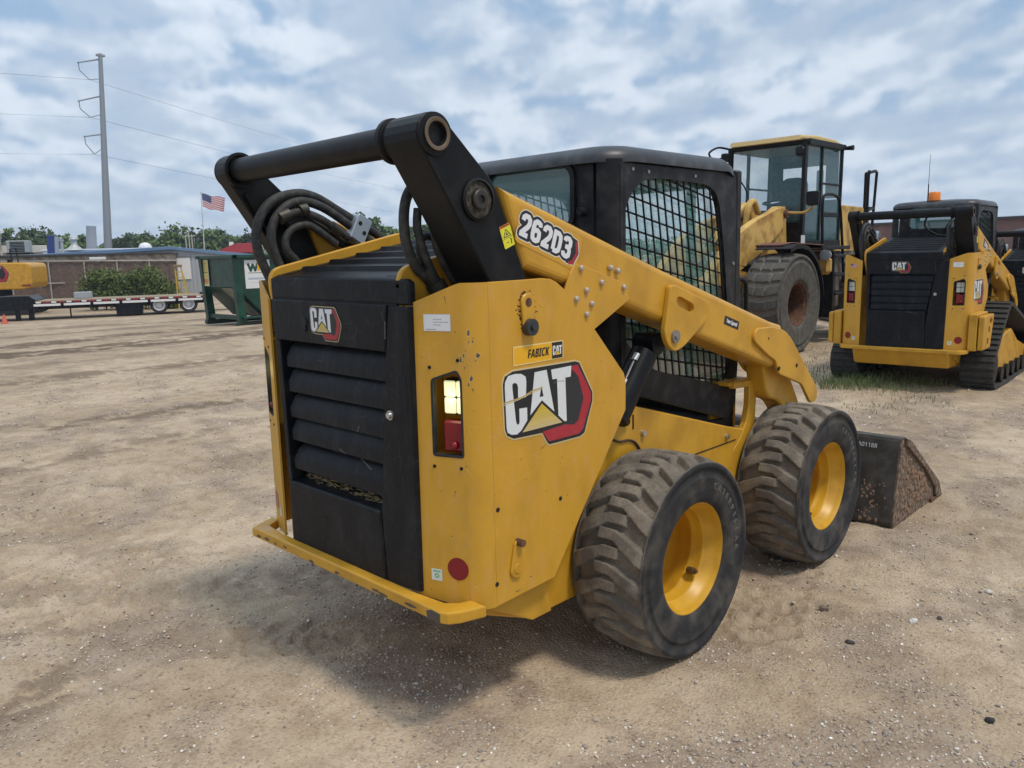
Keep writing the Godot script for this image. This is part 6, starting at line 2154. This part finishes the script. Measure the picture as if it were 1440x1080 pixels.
	bb.basis = Basis(Vector3(0.5, 0, -0.87).normalized(), 0.07) * Basis(Vector3.UP, -0.6)
	g = G.new()
	g.box(Vector3(-0.1, 0.7, 0), Vector3(0.5, 1.4, 0.5), 0.02)
	put(g, "blue_panel", mk("blue_paint", lin(0.03, 0.05, 0.19), 0.5), bb)
	g = G.new()
	g.box(Vector3(0.25, 0.66, -0.05), Vector3(0.2, 1.3, 0.45), 0.02)
	put(g, "grey_panel", mk("unit_grey", lin(0.36, 0.39, 0.40), 0.6), bb)
	var cp := thing("canopy", "white canopy on posts at the left edge of the view", "canopy", "", Vector3(15.6, 3.2, -75.6))
	g = G.new()
	g.box(Vector3(-0.4, 1.25, 0), Vector3(1.6, 0.2, 1.6), 0.02)
	put(g, "roof", white_m, cp)
	for x in [0.25, -0.15]:
		g = G.new()
		g.cyl(Vector3(x, -4.2, 0.2 - x), Vector3(x, 1.2, 0.2 - x), 0.09, 0.09, 8)
		put(g, "post", mk("cream_post", lin(0.5, 0.46, 0.38), 0.7), cp)
	# red-roofed house
	var rh := thing("red_roof_house", "house with a bright red roof behind the dumpster", "house")
	rh.transform = along(40.6, -1.1, -88.0, 0.9, 0.43)
	g = G.new()
	g.box(Vector3(2, 1.6, -2.5), Vector3(4.4, 3.2, 5))
	put(g, "wall", mk("beige_wall", lin(0.40, 0.37, 0.33), 0.8), rh)
	g = G.new()
	g.prism(V2([-0.4, 3.5, 4.5, 3.5, 4.1, 4.62, 2.1, 4.55]), Transform3D.IDENTITY, -5.2, 0.4, 0.03)
	put(g, "roof", mk("red_roof", lin(0.36, 0.03, 0.04), 0.6), rh)
	g = G.new()
	g.box(Vector3(1.75, 4.5, 0.1), Vector3(0.5, 0.5, 0.5), 0.02)
	put(g, "chimney", white_m, rh)
	# pale pole frame among the trees
	var sf := thing("utility_frame", "pale steel utility frame standing before the tall trees", "utility frame", "", Vector3(40.0, -1.1, -93.6))
	g = G.new()
	for x in [-0.5, 0.0, 0.42]: g.cyl(Vector3(x, 0, x * -0.4), Vector3(x, 6.3 - absf(x), x * -0.4), 0.07, 0.06, 6)
	g.cyl(Vector3(-0.9, 5.6, 0.3), Vector3(0.9, 5.7, -0.3), 0.06, 0.06, 6)
	g.cyl(Vector3(-0.6, 6.0, 0.2), Vector3(0.5, 6.4, -0.2), 0.05, 0.05, 6)
	put(g, "pole", mk("pale_steel", lin(0.45, 0.44, 0.42), 0.6), sf)
	# steel transmission pole with three arms
	var tp := thing("transmission_pole", "tall tapering steel power pole with three side arms", "power pole", "", Vector3(34.75, -1.1, -106.4))
	g = G.new()
	var lean := Vector3(1.6, 28.3, 0.57)
	g.tube([Vector3.ZERO, lean * 0.33, lean * 0.66, lean], [0.52, 0.45, 0.34, 0.24], 14)
	var galv := mk("pole_steel", lin(0.27, 0.30, 0.34), 0.55, 0.4)
	put(g, "shaft", galv, tp)
	var base := Vector3(34.75, -1.1, -106.4)
	var arms := [[Vector3(33.96, 25.97, -106.66), Vector3(36.41, 26.6, -105.81), Vector3(34.95, 24.04, -106.33)], [Vector3(33.59, 21.43, -106.78), Vector3(36.08, 22.2, -105.93), Vector3(34.60, 19.54, -106.45)], [Vector3(33.78, 17.20, -106.72), Vector3(35.83, 17.6, -106.02), Vector3(34.63, 15.08, -106.44)]]
	for a in arms:
		g = G.new()
		g.tube([a[1] - base, a[0] - base], [0.11, 0.07], 8)
		g.ball(a[0] - base, Vector3(0.14, 0.12, 0.14), 8, 5)
		put(g, "side_arm", galv, tp)
		g = G.new()
		g.tube([a[0] - base, a[0] - base + Vector3(0.05, -0.9, 0), a[2] - base], 0.055, 6)
		g.tube([a[2] - base, (a[1] - base) * Vector3(1, 0, 1) + Vector3(0, a[0].y + 0.2 - base.y, 0) * 0.93], 0.045, 6)
		put(g, "insulator", mk("insulator_grey", lin(0.24, 0.25, 0.27), 0.5), tp)
	var cap := G.new()
	cap.box(lean + Vector3(0, -0.2, 0), Vector3(1.0, 0.25, 0.4), 0.03)
	put(cap, "pole_cap", galv, tp)
	var lines := [[30.91, 27.93, -128.40, 34.95, 24.04, -106.33, 61.32, 26.30, -133.33, 97.65, 26.69, -159.04, 151.57, 25.97, -181.58], [30.33, 22.49, -128.55, 34.60, 19.54, -106.45, 70.57, 20.91, -139.92, 132.65, 19.03, -171.16, 180.88, 16.48, -181.87], [29.75, 17.09, -128.69, 34.63, 15.08, -106.44, 70.22, 15.76, -140.11, 132.41, 12.86, -171.34]]
	var hts := ["top", "middle", "lowest"]
	for k in 3:
		var q := []
		for i in range(0, lines[k].size(), 3): q.append(Vector3(lines[k][i], lines[k][i + 1], lines[k][i + 2]))
		g = G.new()
		g.tube(q, 0.022, 5)
		o = put(g, "power_line", mk("wire", lin(0.24, 0.26, 0.29), 0.6))
		tag(o, "%s power line sagging from the steel pole across the sky" % hts[k], "power line", "power lines on the steel pole")
	# flag
	var fl := thing("flagpole", "slim flagpole rising out of the trees", "flagpole", "", Vector3(37.2, -1.1, -83.9))
	g = G.new()
	g.tube([Vector3.ZERO, Vector3(0.25, 10.0, 0.1)], [0.07, 0.045], 8)
	g.ball(Vector3(0.25, 10.05, 0.1), Vector3(0.09, 0.09, 0.09), 8, 5)
	put(g, "pole", mk("pale_pole", lin(0.5, 0.52, 0.55), 0.5), fl)
	var cols := 22
	var rowsn := 10
	var stf := SurfaceTool.new()
	stf.begin(Mesh.PRIMITIVE_TRIANGLES)
	for i in cols + 1:
		var t := float(i) / cols
		for j in rowsn + 1:
			var s := float(j) / rowsn
			stf.set_uv(Vector2(t, s))
			stf.add_vertex(Vector3(t * 2.35 - 0.2 * s * t, -1.45 * s - 0.75 * t + 0.3 * t * t + 0.06 * sin(t * 11.0 + s), 0.26 * sin(t * 9.0 + s * 1.3) * t))
	for i in cols:
		for j in rowsn:
			var a := i * (rowsn + 1) + j
			for k in [a, a + rowsn + 1, a + 1, a + 1, a + rowsn + 1, a + rowsn + 2]: stf.add_index(k)
	stf.generate_normals()
	var fm := StandardMaterial3D.new()
	fm.albedo_texture = flag_print(208, 110)
	fm.roughness = 0.8
	fm.backlight_enabled = true
	fm.backlight = Color(0.3, 0.3, 0.3)
	o = put_mesh(stf.commit(), "flag", fm)
	o.transform = along(37.5, 8.85, -83.75, 0.87, 0.45)
	tag(o, "red white and blue striped flag flying in the wind", "flag")
	# ladder, cone
	var ld := thing("step_ladder", "yellow step ladder standing in front of the white door", "ladder")
	ld.transform = along(16.55, -1.1, -42.2, 0.81, 0.58)
	var lad := mk("ladder_yellow", lin(0.55, 0.36, 0.05), 0.6)
	g = G.new()
	for s in [-1, 1]:
		g.tube([Vector3(0.28 * s + 0.12, 0, 0.35), Vector3(0.16 * s - 0.12, 2.4, 0)], 0.035, 6)
		g.tube([Vector3(0.28 * s + 0.12, 0, -0.5), Vector3(0.16 * s - 0.12, 2.4, 0)], 0.028, 6)
	put(g, "rail", lad, ld)
	for k in 7:
		var t := 0.12 + 0.125 * k
		g = G.new()
		g.box(Vector3(0.12 - 0.24 * t, 2.4 * t, 0.35 * (1 - t)), Vector3(0.5 - 0.2 * t, 0.05, 0.09), 0.005)
		put(g, "rung", lad, ld)
	g = G.new()
	g.box(Vector3(-0.12, 2.42, 0), Vector3(0.42, 0.14, 0.26), 0.02)
	put(g, "top_cap", mk("ladder_cap", lin(0.26, 0.16, 0.08), 0.7), ld)
	var tc := thing("traffic_cone", "small faded orange traffic cone by the trailer", "traffic cone", "", Vector3(7.33, ground_y(7.33, -40.5), -40.5))
	g = G.new()
	g.lathe([Vector2(0.13, 0.03), Vector2(0.035, 0.42), Vector2(0.0, 0.42)], Transform3D(Basis(Vector3.RIGHT, -PI / 2), Vector3.ZERO), 14)
	put(g, "cone", mk("cone_orange", lin(0.62, 0.12, 0.07), 0.6), tc)
	g = G.new()
	g.box(Vector3(0, 0.015, 0), Vector3(0.3, 0.03, 0.3), 0.005)
	put(g, "base", mk("cone_orange", lin(0.62, 0.12, 0.07), 0.6), tc)
	# building far right, dark pile between the machines
	var rb := thing("brown_building", "long dull reddish brown building behind the tracked loaders", "building")
	rb.transform = along(54.5, -0.7, -19.5, -0.28, 0.96)
	g = G.new()
	g.box(Vector3(9, 1.75, -6), Vector3(30, 3.5, 12))
	put(g, "wall", mk("red_brown_wall", lin(0.20, 0.115, 0.105), 0.8, 0.0, noise_tex(0.02, lin(0.8, 0.78, 0.76), lin(1, 1, 1), 105, 128), 0.3), rb)
	g = G.new()
	g.box(Vector3(9, 3.58, -6), Vector3(30.4, 0.16, 12.4), 0.02)
	put(g, "roof", mk("dark_roof", lin(0.05, 0.05, 0.055), 0.8), rb)
	g = G.new()
	g.prism(round_poly(V2([-1.6, 0.0, 1.6, 0.0, 1.3, 0.28, 0.2, 0.36, -1.2, 0.3]), 0.12, 4), Transform3D.IDENTITY, -0.5, 0.5, 0.08, 2)
	o = put(g, "timber_mat", mk("old_timber", lin(0.13, 0.105, 0.085), 0.9, 0.0, noise_tex(0.03, lin(0.5, 0.48, 0.45), lin(1, 1, 1), 106, 128), 0.8))
	o.position = Vector3(13.6, 0, -3.3)
	o.rotation.y = 0.9
	tag(o, "weathered dark timber mat lying behind the wheel loader", "timber mat")
	var T := [[25.61, 6.15, -114.26, 1.9, 0, "round green tree at the far left edge of the skyline"], [27.71, 6.84, -111.66, 3.3, 1, "large dark tree rising above the rooftop cooling unit"], [30.64, 6.01, -115.01, 2.6, 0, "mid green tree right of the large dark tree, behind the blue cabinet"], [33.88, 5.82, -120.32, 2.7, 2, "light olive tree behind the thin vent pipe"], [30.59, 4.95, -102.50, 2.0, 2, "low light olive tree left of the grey roof stack"], [40.39, 5.84, -115.00, 2.7, 1, "dark tree just right of the steel power pole"], [44.00, 6.39, -118.99, 2.6, 1, "dark ragged tree between the power pole and the roof dome"], [42.91, 5.49, -110.82, 2.7, 0, "mid green tree behind the white roof dome"], [42.78, 6.57, -104.39, 3.8, 0, "largest round green tree, behind the pale utility frame"], [49.12, 6.77, -112.53, 2.9, 1, "dark tree directly behind the flagpole"], [48.29, 6.13, -104.10, 3.1, 0, "round green tree just right of the flagpole"], [52.99, 5.41, -108.47, 2.6, 2, "light olive tree above the red roof"], [52.91, 5.45, -104.02, 2.5, 1, "dark tree at the right end of the red roof"], [52.13, 6.61, -75.30, 1.9, 1, "tall dark tree just right of the silver valve block above the hood"], [56.58, 6.50, -78.25, 1.8, 0, "second tree right of the valve block, mid green"], [55.51, 5.54, -74.06, 1.7, 0, "lower mid green tree above the hood, third from the valve block"], [59.79, 6.00, -75.80, 1.8, 1, "dark tree behind the right hoses"], [59.31, 6.18, -71.02, 2.0, 1, "dark tree seen in the gap between the right hoses and the rear link"], [39.22, 5.37, -118.60, 2.2, 2, "light olive tree behind the steel power pole"]]
	for i in T.size():
		var t: Array = T[i]
		tree("tree", t[5], Vector3(t[0], -1.1, t[2]), t[1], t[3], [1.0, 0.62, 1.35][t[4]], 200 + i)

func far_treeline():
	var st := SurfaceTool.new()
	st.begin(Mesh.PRIMITIVE_TRIANGLES)
	var rr := RandomNumberGenerator.new()
	rr.seed = 404
	for k in 190:
		var az := deg_to_rad(lerpf(-62.0, 28.0, k / 189.0) + rr.randf_range(-0.3, 0.3))
		var R := 225.0 + rr.randf_range(-12, 12)
		var c := Vector3(-2.6 + cos(az) * R, -1.1, 2.4 + sin(az) * R)
		var h := rr.randf_range(4.0, 6.2)
		var sh := rr.randf_range(0.65, 1.15)
		for i in 130:
			var p := c + Vector3(rr.randfn() * 1.5, h * pow(rr.randf(), 0.7), rr.randfn() * 1.5)
			var u := Vector3(rr.randfn(), rr.randfn(), rr.randfn()).normalized() * rr.randf_range(0.25, 0.5)
			var v := u.cross(Vector3(rr.randfn(), rr.randfn(), rr.randfn())).normalized() * 0.4
			st.set_color(Color(0.085 * sh, 0.135 * sh, 0.042 * sh))
			for t in [p - u, p + v, p + u, p - u, p + u, p - v]: st.add_vertex(t)
	st.generate_normals()
	var o := put_mesh(st.commit(), "treeline", leaves())
	o.set_meta("kind", "stuff")
	tag(o, "distant low treeline along the horizon beyond the yard", "treeline")

func _ready():
	setup()
	build_ground()
	materials()
	make_loader("skid_steer_loader", "yellow and black wheeled skid steer loader with lowered bucket, nearest the camera", Transform3D.IDENTITY, {"main": true, "cat": "skid steer"})
	var a := -0.036
	var s := 0.986
	make_loader("track_loader", "yellow and black tracked loader with orange beacon on its cab", Transform3D(Basis(Vector3(cos(a), 0.0, sin(a)) * s, Vector3.UP * s, Vector3(-sin(a), 0.0, cos(a)) * s), Vector3(7.475, -0.01, -0.605)), {"tracks": true, "low": -0.09, "cat": "track loader"})
	make_third()
	make_wheel_loader()
	build_far()
	far_treeline()
	grass_patch("grass", "thin green grass tufts round the tracked loader", [[6.3, -1.05, 0.35, 260, 0.16], [6.7, -0.85, 0.6, 420, 0.13], [6.75, -0.4, 0.5, 140, 0.09], [5.6, -0.3, 0.6, 160, 0.05], [7.0, -1.6, 0.5, 120, 0.12], [8.6, -2.3, 1.0, 160, 0.08]], 33)

func make_third():
	make_loader("track_loader", "black-tailed loader with low rounded cab, cut off by the right edge of the frame", Transform3D(Basis(Vector3.UP, 0.036).scaled(Vector3.ONE * 0.88), Vector3(10.7, -0.02, -0.09)), {"tracks": true, "low": 0.0, "cat": "track loader"})
